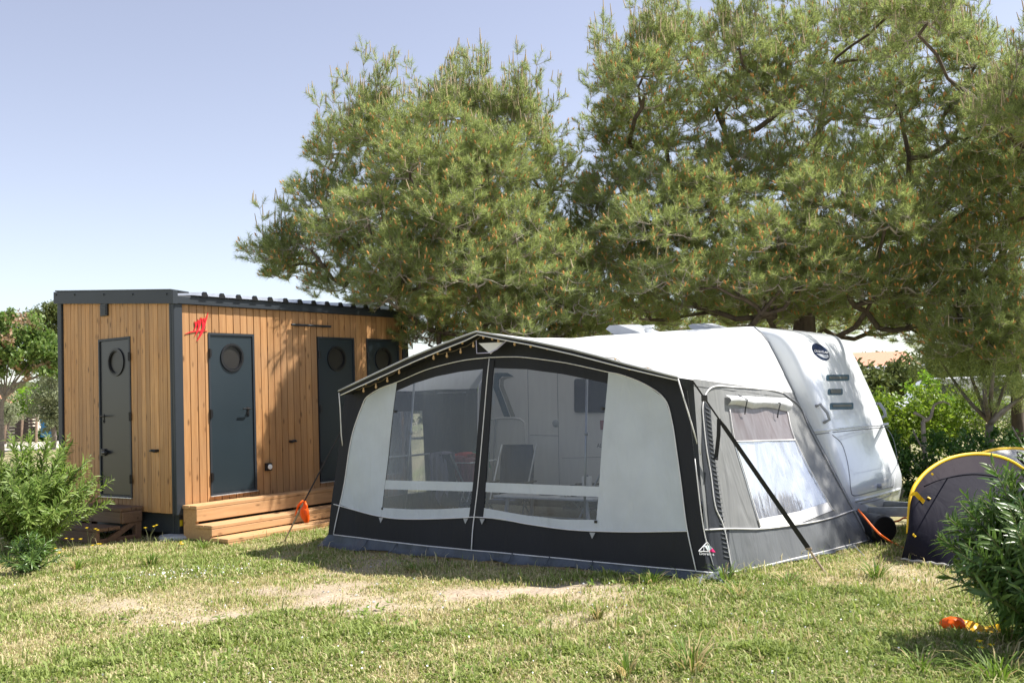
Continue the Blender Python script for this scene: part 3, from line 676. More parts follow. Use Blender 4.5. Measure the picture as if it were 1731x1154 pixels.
# roof: from the arched front edge back to the rail on the caravan
YF = -.03
front_px = [(573, 661), (600, 648.5), (640, 629.5), (690, 606), (745, 583.5), (785, 568.5), (806, 561), (850, 568.5), (900, 577), (969, 591.5), (1010, 602), (1060, 616), (1109, 628.5), (1146, 638)]
fr_prof = [at_y(px, py, YF) for px, py in front_px]
E0 = at_y(1172, 642, .14)                    # corner of the roof, a little behind the front edge
rail_px = [(1275, 553), (1286, 562), (1298, 578), (1310, 600), (1326, 632), (1343, 666)]
rail = [at_y(px, py, YC) for px, py in rail_px]
top_z = at_y(1030, 565, YC).z
xl = at_y(808, 700, YC).x
back_top = []
nfr = len(fr_prof)
xa, xb = xl + .35, rail[0].x - .02
back = []
for i, p in enumerate(fr_prof):
    t_ = (p.x - fr_prof[0].x) / (fr_prof[-1].x - fr_prof[0].x)
    x = xa + (xb - xa) * t_; z = top_z + (rail[0].z - top_z) * t_ ** 1.5
    if i < 4: z -= (.62, .34, .14, .04)[i]; x = xl + (x - xl) * (.0, .35, .7, .9)[i] if i < 4 else x
    back.append(Vector((x, YC, z)))
roof = MB(); roof.smooth = True; nrow = 14
def roof_pt(i, k):
    a, b_ = fr_prof[i], back[i]; p = a.lerp(b_, k)
    sag = -.05 * math.sin(math.pi * k) * (1 if 1 < i < nfr - 1 else .3); p = p.copy(); p.z += sag + .006 * math.sin(7 * p.x + 5 * k * 3); return p
rows = [[roof_pt(i, k) for i in range(nfr)] for k in [0, .075] + [.075 + .925 * j / nrow for j in range(1, nrow + 1)]]
roof.mi = 1; roof.grid(rows[:2]); roof.mi = 0; roof.grid(rows[1:])
# side facet between the eave corner, the eave line and the rail
nf = 10; fac = []
for j in range(nf + 1):
    k = j / nf; hip = fr_prof[-1].lerp(back[-1], k); row = []
    eave = E0.lerp(rail[-1], k)
    railpt = rail
    for i in range(7):
        q = i / 6
        if j == nf: p = rail[0].lerp(rail[0], 0) if i == 0 else rail[min(5, i - 1)] if i < 6 else rail[5]
        else: p = hip.lerp(eave, q); bul = math.sin(math.pi * q) * .10 * k; p = p + Vector((bul, 0, bul * .6))
        row.append(p.copy())
    fac.append(row)
rows_last = [roof_pt(nfr - 1, j / nf) for j in range(nf + 1)]
for j in range(nf + 1): fac[j][0] = rows_last[j]
roof.grid(fac)
ro = roof.build('roof', [M['fab_roof'], M['fab_gauze']], awn)
# edge valance below the front roof line, with its two pipings
val_px = [(577, 668), (605, 655), (645, 637), (700, 612), (750, 591), (788, 576), (808, 566), (850, 574.5), (900, 584), (969, 599.5), (1010, 610), (1060, 623), (1109, 634.5), (1146, 643)]
va = [at_y(px, py, YF + .01) for px, py in val_px]
vm = MB(); vm.smooth = True; vm.grid([fr_prof, va], True); vm.build('valance', M['fab_black'], awn)
und = MB(); und.smooth = True; und.grid([va, [Vector((p.x, LEAN * p.z + .06, p.z + .02)) for p in va]], True); und.build('roof_return', M['fab_black'], awn)
for line, r_, m_ in ((fr_prof, .011, 'fab_gauze'), (va, .007, 'piping')):
    mb = MB(); mb.smooth = True; mb.tube([p + Vector((0, -.01, .003)) for p in line], r_, 6); mb.build('roof_piping', M[m_], awn)
mb = MB(); mb.smooth = True; mb.tube([p + Vector((.004, -.012, .006)) for p in rail], .008, 6); mb.build('roof_piping', M['seam'], awn)
# hanging corner ties
for pts in ([(573, 664), (575, 690), (577, 735), (580, 758)], [(1146, 640), (1156, 673), (1167, 709), (1184, 767)]):
    P = [at_y(px, py, YF + .05 * i) for i, (px, py) in enumerate(pts)]; mb = MB(); mb.smooth = True; mb.tube(P, .007, 6); mb.build('corner_tie', M['piping'], awn)
# pale triangle and lilac cord at the apex
mb = MB(); q = [at_y(px, py, .035) for px, py in ((809, 580), (851, 578), (829, 598))]; mb.add(q + [p + Vector((0, .01, 0)) for p in q], [(0, 1, 2), (5, 4, 3), (0, 3, 4, 1), (1, 4, 5, 2), (2, 5, 3, 0)]); mb.build('apex_vent', M['piping'], awn)
mb = MB(); mb.tube([at_y(px, py, .03) for px, py in ((805, 575), (806, 597), (828, 596), (840, 590), (858, 574))], .006, 6); mb.build('apex_cord', mat('lilac cord', (.52, .50, .68), .6), awn)

# side wall (right): a twisted surface between the front corner and the caravan rail
S00, S10 = loc(PB) + Vector((0, .01, 0)), loc(PC)
S01, S11 = E0, rail[-1]
def sm2(u, v, out=0.):
    p = S00.lerp(S10, u).lerp(S01.lerp(S11, u), v)
    e = (S10 - S00).cross(S01 - S00).normalized()
    w = (.016 * math.sin(9 * u + 5 * v) * math.sin(3 * v) + .009 * math.sin(21 * u + 3 * v + 1)) * (math.sin(math.pi * min(1, u + .03)) if u < 1 else 0)
    return p + e * (w + out)
def su(px, py):                               # invert: bearing -> (u, v) on the surface
    d = ray(px, py); uv = np.array([.5, .5])
    def g(uv):
        p = S00.lerp(S10, uv[0]).lerp(S01.lerp(S11, uv[0]), uv[1]); q = wld(p) - EYE
        return np.array([q @ AX / (q @ FW) - d @ AX / (d @ FW), q @ AY / (q @ FW) - d @ AY / (d @ FW)])
    for _ in range(12):
        f0 = g(uv); J = np.stack([(g(uv + np.eye(2)[k] * 1e-4) - f0) / 1e-4 for k in range(2)], 1); uv = uv - np.linalg.solve(J, f0)
    return tuple(uv)
SP = lambda px: [su(*p) for p in px]
def tile(outline, holes, out=0., step=.09): return sheet(outline, holes, sm2, step, out)
swin = SP([(1231, 690), (1329, 693), (1343, 745), (1402, 850), (1405, 858), (1340, 878), (1285, 878), (1262, 812), (1240, 742)])
mesh_q = SP([(1231, 690), (1329, 693), (1343, 742), (1240, 745)])
pane_q = SP([(1240, 745), (1343, 742), (1398, 848), (1355, 862), (1320, 870), (1280, 877), (1262, 812)])
hole = SP([(1231, 690), (1329, 693), (1343, 742), (1398, 848), (1355, 862), (1320, 870), (1280, 877), (1262, 812), (1240, 745)])
bandv = lambda u: su(*((1222, 892) if u < .01 else (1440, 862)))[1]
sb_px = [(1190, 895), (1232, 893), (1290, 893), (1340, 887), (1395, 877), (1443, 861)]
sb_uv = SP(sb_px); sb_uv[0] = (0, sb_uv[0][1]); sb_uv[-1] = (1, sb_uv[-1][1])
hem_uv = SP([(1196, 967), (1232, 967), (1340, 945), (1470, 912)]); hem_uv[0] = (0, hem_uv[0][1]); hem_uv[-1] = (1, hem_uv[-1][1])
tile(sb_uv + [(1, 1), (0, 1)], [hole]).build('side_wall', M['fab_side'], awn)
tile(hem_uv + sb_uv[::-1], [], 0).build('side_wall_base', M['fab_side_dark'], awn)
tile(mesh_q, [], .001).build('mesh_window', M['mesh_brown'], awn)
tile(pane_q, [], .001).build('window_pane', M['pane_side'], awn)
tile(SP([(1280, 877), (1320, 870), (1355, 862), (1398, 848), (1408, 861), (1350, 884), (1318, 892), (1284, 894)]), [], .008).build('window_strip', M['white_strip'], awn)
tile(SP([(1187, 672), (1201, 690), (1207, 760), (1219, 860), (1236, 962), (1204, 966), (1195, 860), (1186, 760)]), [], .006).build('corner_strip', M['fab_dark'], awn)
tile([(0, sb_uv[0][1] - .002), sb_uv[1], hem_uv[1], hem_uv[0]], [], .005).build('corner_base', M['fab_dark'], awn)
def spipe(px, r=.007, n=5, m_='piping', out=.012):
    mb = MB(); mb.smooth = True; mb.tube([sm2(*q, out) for q in dens(SP(px), n)], r, 6); return mb.build('piping', M[m_], awn)
spipe([(1236, 963), (1222, 891), (1207, 855), (1200, 800), (1193, 757), (1188, 710), (1187, 685), (1193, 664), (1207, 653), (1240, 654), (1300, 659), (1322, 664)])
spipe(sb_px); spipe([(1196, 967), (1232, 967), (1340, 944), (1468, 912)])
spipe([(1173, 775), (1187, 891), (1204, 955)], .005); spipe([(1322, 664), (1350, 686), (1366, 720), (1400, 785), (1445, 868), (1468, 910)], .008, m_='seam')
spipe([(1231, 690), (1240, 742), (1262, 812), (1284, 890)], .006); spipe([(1329, 693), (1343, 742), (1398, 848), (1408, 862)], .006); spipe([(1240, 746), (1343, 743)], .006)
# ribbed gathering of the corner strip
rb = MB(); a_, b_ = su(1196, 690), su(1228, 940)
for k in range(34):
    t_ = k / 33; u = a_[0] + (b_[0] - a_[0]) * t_; v = a_[1] + (b_[1] - a_[1]) * t_
    rb.tube([sm2(u - .018, v + .004, .012), sm2(u + .012, v - .008, .014)], .0045, 5)
rb.build('gathered_seam', M['fab_side_dark'], awn)
# rolled blind over the side window
bl = MB(); bl.smooth = True; top = SP([(1224, 665), (1322, 672)]); nb = 16; P = []
for j in range(9):
    row = []; a = j / 8
    for i in range(nb + 1):
        t_ = i / nb; uu = su(1224 + (1328 - 1224) * t_, 668 + 5 * t_)
        uv2 = su(1228 + (1334 - 1228) * t_, 688 + 8 * t_ - 5 * abs(math.sin(math.pi * (t_ * 1.9 + .25))))
        sway = .5 + .5 * math.cos(a * math.pi * 1.6)
        u = uu[0] + (uv2[0] - uu[0]) * a; v = uu[1] + (uv2[1] - uu[1]) * a
        row.append(sm2(u, v, .015 + .075 * math.sin(math.pi * min(1, a * 1.02)) * (.7 + .3 * abs(math.sin(3 * math.pi * t_)))))
    P.append(row)
bl.grid(P, True); blo = bl.build('roll_blind', M['blind'], awn)
for px, py in ((1246, 668), (1303, 674)):
    mb = MB(); q = [su(px, py), su(px + 4, py + 9), su(px + 6, py + 24)]; mb.tube([sm2(*q[0], .02), sm2(*q[1], .10), sm2(*q[2], .06), sm2(*su(px + 9, py + 32), .03)], .007, 6); mb.build('blind_tie', M['fab_dark'], blo)
# side skirt
sk = MB(); sk.smooth = True; P = []
for j in range(5):
    k = j / 4; row = []
    for i in range(61):
        u = i / 60; v = float(np.interp(u, [h[0] for h in hem_uv], [h[1] for h in hem_uv])); p = sm2(u, v, .0)
        row.append(Vector((p.x + k * (.05 + .03 * math.sin(30 * u + 2 * math.sin(9 * u))), p.y, p.z * (1 - k) + .008)))
    P.append(row)
sk.grid(P); sk.build('ground_skirt', M['mud'], awn)
mb = MB(); mb.smooth = True; c0 = loc(onz(1200, 975)); P = []
for j in range(6):
    P.append([Vector((c0.x - .06 + .30 * i / 8 + .03 * math.sin(j * 1.7), c0.y - .02 - .05 * j - .05 * math.sin(i * 1.1 + j), .095 * abs(math.sin(i * 1.2 + j * .7)) * (1 - j / 7) + .012)) for i in range(9)])
mb.grid(P); mb.build('corner_flap', M['mud'], awn)
for px, py, qx, qy in ((1440, 918, 1462, 940), (1186, 975, 1181, 990)):
    a, b_ = loc(onz(px, py, .06)), loc(onz(qx, qy)); mb = MB(); mb.tube([a, b_], .006, 6); mb.build('ground_peg', M['steel'], awn)
# print on the corner base
lg = MB()
def lp(zx, zy): return sm2(*su(1165 + zx / 23.08, 905 + zy / 23.08), .0125)
def patch(pts, m_, name, par=awn, off=.0):
    mb = MB(); q = [lp(*p) for p in pts]; mb.add(q, [tuple(range(len(q)))]); return mb.build(name, M[m_], par)
lo = patch([(520, 380), (750, 370), (860, 480), (700, 610)], 'mint', 'maker_print')
patch([(700, 610), (860, 480), (975, 640)], 'pink', 'print_triangle', lo)
mb = MB()
for q in ([(330, 595), (655, 240)], [(655, 240), (750, 370)], [(330, 595), (700, 615)], [(525, 400), (525, 600)], [(560, 400), (700, 600)]): mb.tube([lp(*p) for p in q], .0035, 5)
mb.build('print_outline', M['silver_text'], lo)
def text3(body, size, place, m_, name, parent, width=None, ext=.001):
    """lettering: place(x, y) maps flat text space to a point on the surface"""
    cu = bpy.data.curves.new(name, 'FONT'); cu.body = body; cu.size = size; cu.align_x = 'LEFT'; cu.resolution_u = 3
    tmp = bpy.data.objects.new('lettering', cu); COL.objects.link(tmp); dg = bpy.context.evaluated_depsgraph_get()
    me = bpy.data.meshes.new_from_object(tmp.evaluated_get(dg)); bpy.data.objects.remove(tmp); me.name = name
    xs = [v.co.x for v in me.vertices]; sc = (width / (max(xs) - min(xs))) if width else 1
    for v in me.vertices: v.co = place((v.co.x - min(xs)) * sc, v.co.y)
    me.materials.clear(); me.materials.append(M[m_]); o = bpy.data.objects.new(name, me); COL.objects.link(o); o.parent = parent; return o
text3('Dorema', 150, lambda x, y: lp(365 + x, 735 + x * .055 - y), 'silver_text', 'print_lettering', lo, 560)

# frame poles inside
for a, b_, y in (((701, 645), (685, 868), .34), ((993, 636), (988, 878), .34), ((829, 600), (822, 905), .30)):
    p, q = at_y(*a, y), at_y(*b_, y); d_ = (q - p); q = p + d_ * ((p.z - .02) / (p.z - q.z)); mb = MB(); mb.smooth = True
    mb.tube([p + Vector((0, 0, .05)), q], .0125, 10); mb.tube([p.lerp(q, .3), p.lerp(q, .32)], .018, 10); mb.lathe([(.03, 0), (.03, .02)], 10, (q.x, q.y, .015)); mb.build('pole', M['steel'], awn)
for i0 in (0, 6, nfr - 1):
    mb = MB(); mb.smooth = True; mb.tube([roof_pt(i0, k) + Vector((0, 0, -.05)) for k in (.1, .3, .5, .7, .9)], .0125, 8); mb.build('roof_pole', M['steel'], awn)
# left side wall with its window
L00 = Vector(fm(*fp(554, 922))); L00.z = 0; L01 = fr_prof[0] + Vector((.06, .22, -.05)); L10 = Vector((xl - .1, YC, 0)); L11 = Vector((xl, YC, 1.78))
def lm(u, v, out=0.): p = L00.lerp(L10, u).lerp(L01.lerp(L11, u), v); return p + Vector((-out + .008 * math.sin(11 * u + 4 * v), 0, 0))
lwin = [(.10, .30), (.55, .30), (.52, .90), (.10, .90)]; lwin = [(.08, .28), (.60, .28), (.52, .88), (.12, .88)]
sheet([(0, 0), (1, 0), (1, 1), (0, 1)], [lwin], lm, .12).build('side_wall', M['fab_dark'], awn)
sheet(lwin, [], lm, .15).build('window_pane', M['pane_side'], awn)
mb = MB(); mb.smooth = True; mb.tube([lm(u, .56, -.01) for u in (.08, .3, .6)], .012, 6); mb.build('window_bar', M['fab_grey'], awn)
# gable between left eave and roof at the back of the wall
mb = MB(); mb.smooth = True; mb.grid([[roof_pt(0, k) for k in [j / 8 for j in range(9)]], [lm(j / 8, 1) for j in range(9)]]); mb.build('left_eave_flap', M['fab_dark'], awn)
mb = MB(); mb.smooth = True; mb.grid([[E0.lerp(S11, j / 8) + Vector((0, 0, .012)) for j in range(9)], [sm2(j / 8, .97, .004) for j in range(9)]]); mb.build('eave_band', M['fab_side'], awn)
mb = MB(); mb.smooth = True; mb.add([fr_prof[-1], va[-1], E0, sm2(0, .9, 0), fm(*fp(1162, 660)), fm(*fp(1176, 790)), sm2(0, .45, 0)], [(0, 1, 2), (1, 4, 3, 2), (4, 5, 6, 3)]); mb.build('corner_gusset', M['fab_dark'], awn)

# storm straps
def rib(pts, w, side, t_=.004):
    mb = MB(); s_ = Vector(side).normalized()
    ws_ = w if isinstance(w, list) else [w] * len(pts)
    L_ = [Vector(p) - s_ * ww / 2 for p, ww in zip(pts, ws_)]; R_ = [Vector(p) + s_ * ww / 2 for p, ww in zip(pts, ws_)]
    off = Vector((0, -t_, t_))
    mb.grid([L_, R_]); mb.grid([[p + off for p in L_], [p + off for p in R_]], True); return mb
anc = loc(onz(1396, 969)); topc = E0 + Vector((.02, -.06, -.01))
ss = empty('storm_strap', wld(anc), AWR, 'black webbing storm strap pegged to the grass at the right corner of the awning', 'strap', 'storm straps of the awning')
rel = lambda p: Vector(p) - anc
line = lambda k: topc.lerp(anc, k)
mb = rib([rel(line(k)) for k in (0, .08, .2)], .018, (1, .3, 0)); mb.build('thin_web', M['strap'], ss)
mb = rib([rel(line(k)) for k in (.2, .24, .6, .88)], [.02, .045, .05, .052], (1, .3, 0)); mb.build('web', M['strap'], ss)
q0 = rel(line(.20)); mb = rib([q0, q0 + Vector((-.01, 0, -.15)), q0 + Vector((-.05, .01, -.36))], .035, (1, .3, 0)); mb.tube([q0 + Vector((-.05 - .02, -.0, -.36)), q0 + Vector((-.03, 0, -.37))], .012, 6); mb.build('loose_end', M['strap'], ss)
mb = MB(); mb.bbox(rel(line(.09)) - Vector((.03, .012, .03)), rel(line(.09)) + Vector((.03, .012, .03)), .008); mb.build('buckle', M['black'], ss)
mb = MB(); mb.tube([rel(line(.87)), rel(line(1.02))], [.010, .014], 8); mb.tube([rel(line(.87)) + Vector((-.03, 0, 0)), rel(line(.87)) + Vector((.03, 0, 0))], .010, 8); mb.build('peg', M['rust'], ss)
anc2 = loc(onz(480, 913)); topl = fr_prof[0] + Vector((.05, .25, -.12))
ss2 = empty('storm_strap', wld(anc2), AWR, 'black storm strap pegged before the golden steps with an orange bag tied on', 'strap', 'storm straps of the awning')
rel2 = lambda p: Vector(p) - anc2
mid = topl.lerp(anc2, .72)
rib([rel2(topl), rel2(topl.lerp(anc2, .4)), rel2(mid)], .042, (.8, -.2, .2)).build('web', M['strap'], ss2)
mb = MB(); mb.tube([rel2(mid), rel2(anc2 + Vector((0, 0, -.02)))], [.013, .009], 8); mb.build('peg', M['rust'], ss2)
# the orange bag tied to it
bgm = MB(); bgm.smooth = True; o_ = mid
P = []
for j in range(10):
    k = j / 9; rr = .035 + .10 * math.sin(math.pi * min(1, k * .95 + .02)) ** .7 if k > .25 else .02 + .05 * k; row = []
    for i in range(15):
        a = 2 * math.pi * i / 14; w_ = 1 + .22 * math.sin(3 * a + 5 * k) + .12 * math.sin(7 * a + 2 * k)
        row.append(Vector((rr * .55 * w_ * math.cos(a) + .05 * k, rr * .4 * w_ * math.sin(a), .02 - .31 * k)))
    P.append(row)
bgm.grid(P); bgm.tube([(-.02, 0, .03), (-.10, -.02, -.04), (-.16, -.02, -.15), (-.20, -.01, -.2)], [.016, .02, .012, .004], 7)
bgm.tube([(.02, 0, .03), (.07, .0, -.05), (.06, -.02, -.16)], [.016, .018, .01], 7)
ob = bgm.build('orange_bag', M['orange'], loc=wld(o_)); ob.rotation_euler = (0, 0, AWR); ob.scale = (.8, .8, .85); tag(ob, 'crumpled orange plastic bag knotted on the left storm strap', 'bag')

# fairy lights along the front edge
BL = [(315, 630), (337, 560), (436, 592), (455, 508), (547, 530), (568, 442), (662, 450), (700, 362), (768, 360), (797, 320), (868, 310), (918, 296), (998, 310), (1038, 262), (1128, 290), (1157, 220), (1262, 250), (1278, 160), (1385, 190), (1483, 105), (1570, 120), (1630, 140)]
bp_ = [(560 + x / 5.77, 550 + y / 5.77) for x, y in BL] + [(870, 580), (897, 583), (925, 587), (1040, 611), (1064, 621), (1095, 627)]
fl = empty('fairy_lights', AWO, AWR, 'string of small amber fairy lights hung under the front roof edge of the awning', 'fairy lights')
wm = MB(); order = sorted(bp_); upper = [p for i, p in enumerate(order)]
def wire(pts):
    P = []
    for (a, b_) in zip(pts, pts[1:]):
        for k in range(6):
            t_ = k / 6; P.append(at_y(a[0] + (b_[0] - a[0]) * t_, a[1] - 6 + (b_[1] - a[1]) * t_ + 2.5 * math.sin(math.pi * t_), .005))
    wm.tube(P, .003, 5)
lowr = [(600, 664)] + [(560 + x / 5.77, 550 + y / 5.77) for x, y in ((315, 630), (436, 592), (547, 530), (662, 450), (768, 360), (797, 320), (918, 296), (998, 310), (1128, 290), (1262, 250), (1385, 190), (1483, 105))] + [(870, 580), (897, 583), (925, 587), (980, 600), (1040, 611), (1064, 621), (1095, 627), (1135, 640)]
upr = [(597, 658)] + [(560 + x / 5.77, 550 + y / 5.77) for x, y in ((337, 560), (455, 508), (568, 442), (700, 362), (868, 310), (1038, 262), (1157, 220), (1278, 160), (1420, 110), (1570, 120), (1630, 140))] + [(870, 580)]
wire(lowr); wire(upr); wm.build('wire', M['wire'], fl)
for px, py in bp_:
    p = at_y(px, py, .0); b_ = MB(); b_.smooth = True; b_.lathe([(.008, .03), (.010, .014), (.007, .012), (.013, -.002), (.015, -.012), (.010, -.024), (.002, -.028)][::-1], 10)
    b_.build('bulb', M['bulb'], fl, loc=p)

# ------------------------------------------------------------------ caravan behind the awning
WC = 2.25
car = empty('caravan', AWO, AWR, 'white touring caravan with sloping nose, grab handles and three slot windows, joined to the awning', 'caravan')
far_px = [(1415, 568), (1432, 580), (1446, 600), (1462, 634), (1487, 690), (1503, 736), (1519, 778), (1527, 806), (1524, 836), (1514, 848)]
fp_ = [at_y(px, py, YC + WC) for px, py in far_px]
zt_c = rail[0].z + .0
nose = [(p.x, p.z) for p in fp_]
dx = fp_[0].x
prof = [(xl + .02, .30), (xl - .10, .8), (xl - .08, 1.6), (xl + .06, 2.15), (xl + .22, 2.36), (xl + .5, top_z - .03), ((xl + dx) / 2, top_z - .005), (dx - .55, zt_c + .025), (dx - .25, zt_c + .0)] + nose + [(nose[-1][0] - .35, .31)]
prof = dens([Vector((a, b_)) for a, b_ in prof], 4)
bm = bmesh.new(); lo_ = [bm.verts.new((p[0], YC + .014, p[1])) for p in prof]; hi_ = [bm.verts.new((p[0], YC + WC, p[1])) for p in prof]; n = len(prof)
ea = bm.faces.new(lo_[::-1]); eb = bm.faces.new(hi_)
for i in range(n): bm.faces.new((lo_[i], lo_[(i + 1) % n], hi_[(i + 1) % n], hi_[i]))
bmesh.ops.recalc_face_normals(bm, faces=bm.faces)
bmesh.ops.bevel(bm, geom=list(ea.edges) + list(eb.edges), offset=.085, segments=5, profile=.5, affect='EDGES')
for f in bm.faces: f.smooth = len(f.verts) <= 4
bm.normal_update(); bvh = BVHTree.FromBMesh(bm)
mb = MB(); mb.smooth = True; mb.addbm(bm); body = mb.build('body', M['gel'], car)
md = body.modifiers.new('n', 'WEIGHTED_NORMAL') if False else None
def hitc(px, py, out=.004):
    d = ray(px, py); dl_ = Vector((d @ dv, d @ nv, d[2])).normalized(); o_ = loc(EYE)
    h = bvh.ray_cast(o_, dl_); return h[0] + h[1] * out if h[0] is not None else at_y(px, py, YC + 1)
def cpatch(px, m_, name, par, out=.004, thick=.004):
    a = [hitc(*p, out) for p in px]; b_ = [hitc(*p, out - thick) for p in px]; n = len(px); mb = MB()
    mb.add(a + b_, [tuple(range(n)), tuple(range(2 * n - 1, n - 1, -1))] + [(i, n + i, n + (i + 1) % n, (i + 1) % n) for i in range(n)]); bm_ = bmesh.new()
    return mb.build(name, M[m_], par)
def crect(x0, y0, x1, y1, sk=0., r=2.2):
    o = []
    for cx, cy, a0 in ((x1 - r, y0 + r, -90), (x1 - r, y1 - r, 0), (x0 + r, y1 - r, 90), (x0 + r, y0 + r, 180)):
        for k in range(4):
            a = R(a0 + 30 * k); X_ = cx + r * math.cos(a); o.append((X_, cy + r * math.sin(a) + sk * (X_ - x0)))
    return o
for x0_, y0_, x1_, y1_ in ((1396.5, 633.5, 1435, 643.7), (1399, 657.3, 1424, 667.5), (1402.5, 681, 1442, 692)):
    o = cpatch(crect(x0_, y0_, x1_, y1_, -.01), 'teal', 'slot_window', car, .006); cpatch(crect(x0_ + 4, y0_ + 3 if y0_ != 657.3 else y0_ + 1, x1_ - 3, y1_ - 2.6 if y0_ != 681 else y1_ - 4, -.01, 1.4), 'slot_glass', 'slot_glazing', o, .010)
def cline(px, r, m_, name, out=.0, par=None, n=6):
    mb = MB(); mb.smooth = True; mb.tube([hitc(*p, out) for p in dens([Vector(p) for p in px], n)], r, 6); return mb.build(name, M[m_], par or car)
cline([(1372, 735.5), (1394, 731.8), (1440, 727), (1480, 723), (1504, 720.5)], .0065, 'seam', 'panel_seam')
cline([(1374, 729), (1396, 727), (1440, 722.5), (1480, 718.5), (1502, 716)], .014, 'gel', 'rain_lip', -.002)
lid = cline([(1407, 735), (1422, 749), (1431, 775), (1436, 805), (1438, 826), (1444, 837), (1475, 830), (1510, 821)], .0065, 'seam', 'locker_lid_seam')
cline([(1498, 722), (1507, 735), (1513, 752), (1517, 780), (1514, 805), (1510, 821)], .004, 'seam', 'locker_lid_seam')
cline([(1445, 846), (1475, 839), (1505, 831), (1521, 826)], .020, 'gel', 'bumper_lip', -.004)
cline([(1455, 851), (1480, 845), (1502, 838), (1507, 832)], .006, 'seam', 'bumper_recess')
cline([(1341, 574), (1358, 600), (1380, 640), (1398, 676)], .004, 'seam', 'panel_seam', -.001) if False else None
o = MB(); p = hitc(1484, 821, .01); o.smooth = True; o.tube([p + Vector((-.02, 0, 0)), p + Vector((.03, -.01, 0))], .028, 12); o.build('locker_lock', M['grey_plastic'], car)
for pts in ([(1379, 686), (1384, 685), (1393, 700), (1397, 711), (1392, 714)], [(1481, 682), (1487, 682), (1495, 694), (1497, 702), (1491, 706)]):
    mb = MB(); mb.smooth = True; P = [hitc(*p, [0, .05, .055, .05, 0][i]) for i, p in enumerate(pts)]; mb.tube(P, .018, 8); mb.build('grab_handle', M['grey_plastic'], car)
# oval badge
bx = lambda a, b_: (1386.9 + 18.3 * a * .735 - 9.6 * b_ * .678, 594.9 + 18.3 * a * .678 + 9.6 * b_ * .735)
bd = cpatch([bx(math.cos(k * math.pi / 16), math.sin(k * math.pi / 16)) for k in range(32)], 'navy', 'badge', car, .006)
text3('CARAVELAIR', 4.4, lambda x, y: hitc(1375.2 + x, 595.3 + .13 * x - y * 1.25, .011), 'silver_text', 'badge_lettering', bd, 23.4)
cpatch([(1379, 598), (1386, 598.6), (1399, 600.4), (1400, 604.5), (1396.5, 606), (1391, 605), (1385, 602)], 'grey_plastic', 'badge_globe', bd, .0085)
# side seen through the awning windows
def sd(px, py, out=.006): q = at_y(px, py, YC + .014 - out); return q
def spoly(px, m_, name, out=.006, par=None):
    a = [sd(*p, out) for p in px]; mb = MB(); n = len(a); b_ = [p + Vector((0, .005, 0)) for p in a]
    mb.add(a + b_, [tuple(range(n)), tuple(range(2 * n - 1, n - 1, -1))] + [(i, n + i, n + (i + 1) % n, (i + 1) % n) for i in range(n)]); return mb.build(name, M[m_], par or car)
sp_ = sd(812, 640, 0); sq_ = sd(1060, 640, 0)
mb = MB(); mb.box((xl + .08, YC + .007, .38), (rail[-1].x + .0, YC + .0135, 1.62)); mb.box((xl + .3, YC + .007, 1.6205), (rail[2].x, YC + .0135, rail[2].z)); mb.build('side_panel', M['gel_side'], car)
spoly([(836, 630), (858, 630), (868, 636), (848, 636), (843, 642), (843, 653), (862, 704), (852, 704), (834, 655)], 'teal', 'stripe', .014)
spoly([(846, 640), (852, 636.5), (870, 637), (858, 639), (851, 643), (851, 652), (871, 704), (864, 704), (845, 653)], 'taupe', 'stripe', .012)
wo = spoly(crect(970.5, 640, 1040, 697, 0, 4), 'win_black', 'side_window', .03)
for x in (893, 943):
    mb = MB(); a, b_ = sd(x - 1, 624, .008), sd(x + 3, 840, .008); mb.tube([a, b_], .004, 6); mb.build('panel_seam', M['seam'], car)
mb = MB(); mb.tube([sd(896, 735, .008), sd(945, 736, .008)], .004, 6); mb.build('panel_seam', M['seam'], car)
mb = MB(); mb.tube([sd(950, 774, .008), sd(1018, 772, .008)], .003, 6); mb.build('panel_seam', M['seam'], car)
dr = MB(); dr.smooth = True; dr.tube([sd(*p, .012) for p in dens([Vector(q) for q in [(828, 709), (850, 706.5), (874, 707), (883, 711), (887, 722), (889, 780), (892, 850)]], 5)], .012, 6); dro = dr.build('door_frame', M['gel_side'], car)
dr = MB(); dr.tube([sd(838, 709, .03), sd(832, 830, .03)], .012, 6); dr.build('grab_rail', M['grey_plastic'], dro)
o = MB(); c_ = sd(940, 715, .0); o.lathe([(.05, 0), (.05, .018), (.03, .03)], 20, (c_.x, c_.y, c_.z), 'y'); o.build('flue_cover', M['grey_plastic'], car)
text3('AL', 10, lambda x, y: at_y(1009 + x, 756 - y, YC + .004), 'dark_text', 'side_lettering', car, 9)
o = MB(); a = sd(1017, 718, .01); o.box((a.x - .02, a.y - .003, a.z - .06), (a.x + .05, a.y, a.z + .06)); o.build('small_label', M['cl_rose'], car)
# roof fittings
def rfit(px, py, y): return at_y(px, py, y)
p = rfit(1097, 566, YC + .5); mb = MB(); mb.lathe([(.05, -.1), (.05, .055), (.062, .06), (.062, .075), (.045, .08), (.045, .10), (.075, .105), (.075, .125), (.02, .13)], 16, p); mb.build('flue', M['white_plastic'], car)
for pts, y in (([(1024, 556), (1030, 550), (1045, 549), (1085, 563), (1080, 569), (1040, 567)], YC + .55), ([(1163, 550), (1171, 547), (1200, 555), (1196, 560), (1168, 556)], YC + .7)):
    a = [at_y(px, py, y) for px, py in pts]; b_ = [q + Vector((.05, .5, .02)) for q in a]; n = len(a); mb = MB()
    mb.add(a + b_, [tuple(range(n)), tuple(range(2 * n - 1, n - 1, -1))] + [(i, n + i, n + (i + 1) % n, (i + 1) % n) for i in range(n)]); mb.tube([a[-1].lerp(a[0], .5) + Vector((.1, .2, .05)), a[-1] + Vector((.2, .2, -.3))], .02, 6); mb.build('roof_hatch', M['grey_plastic'], car)
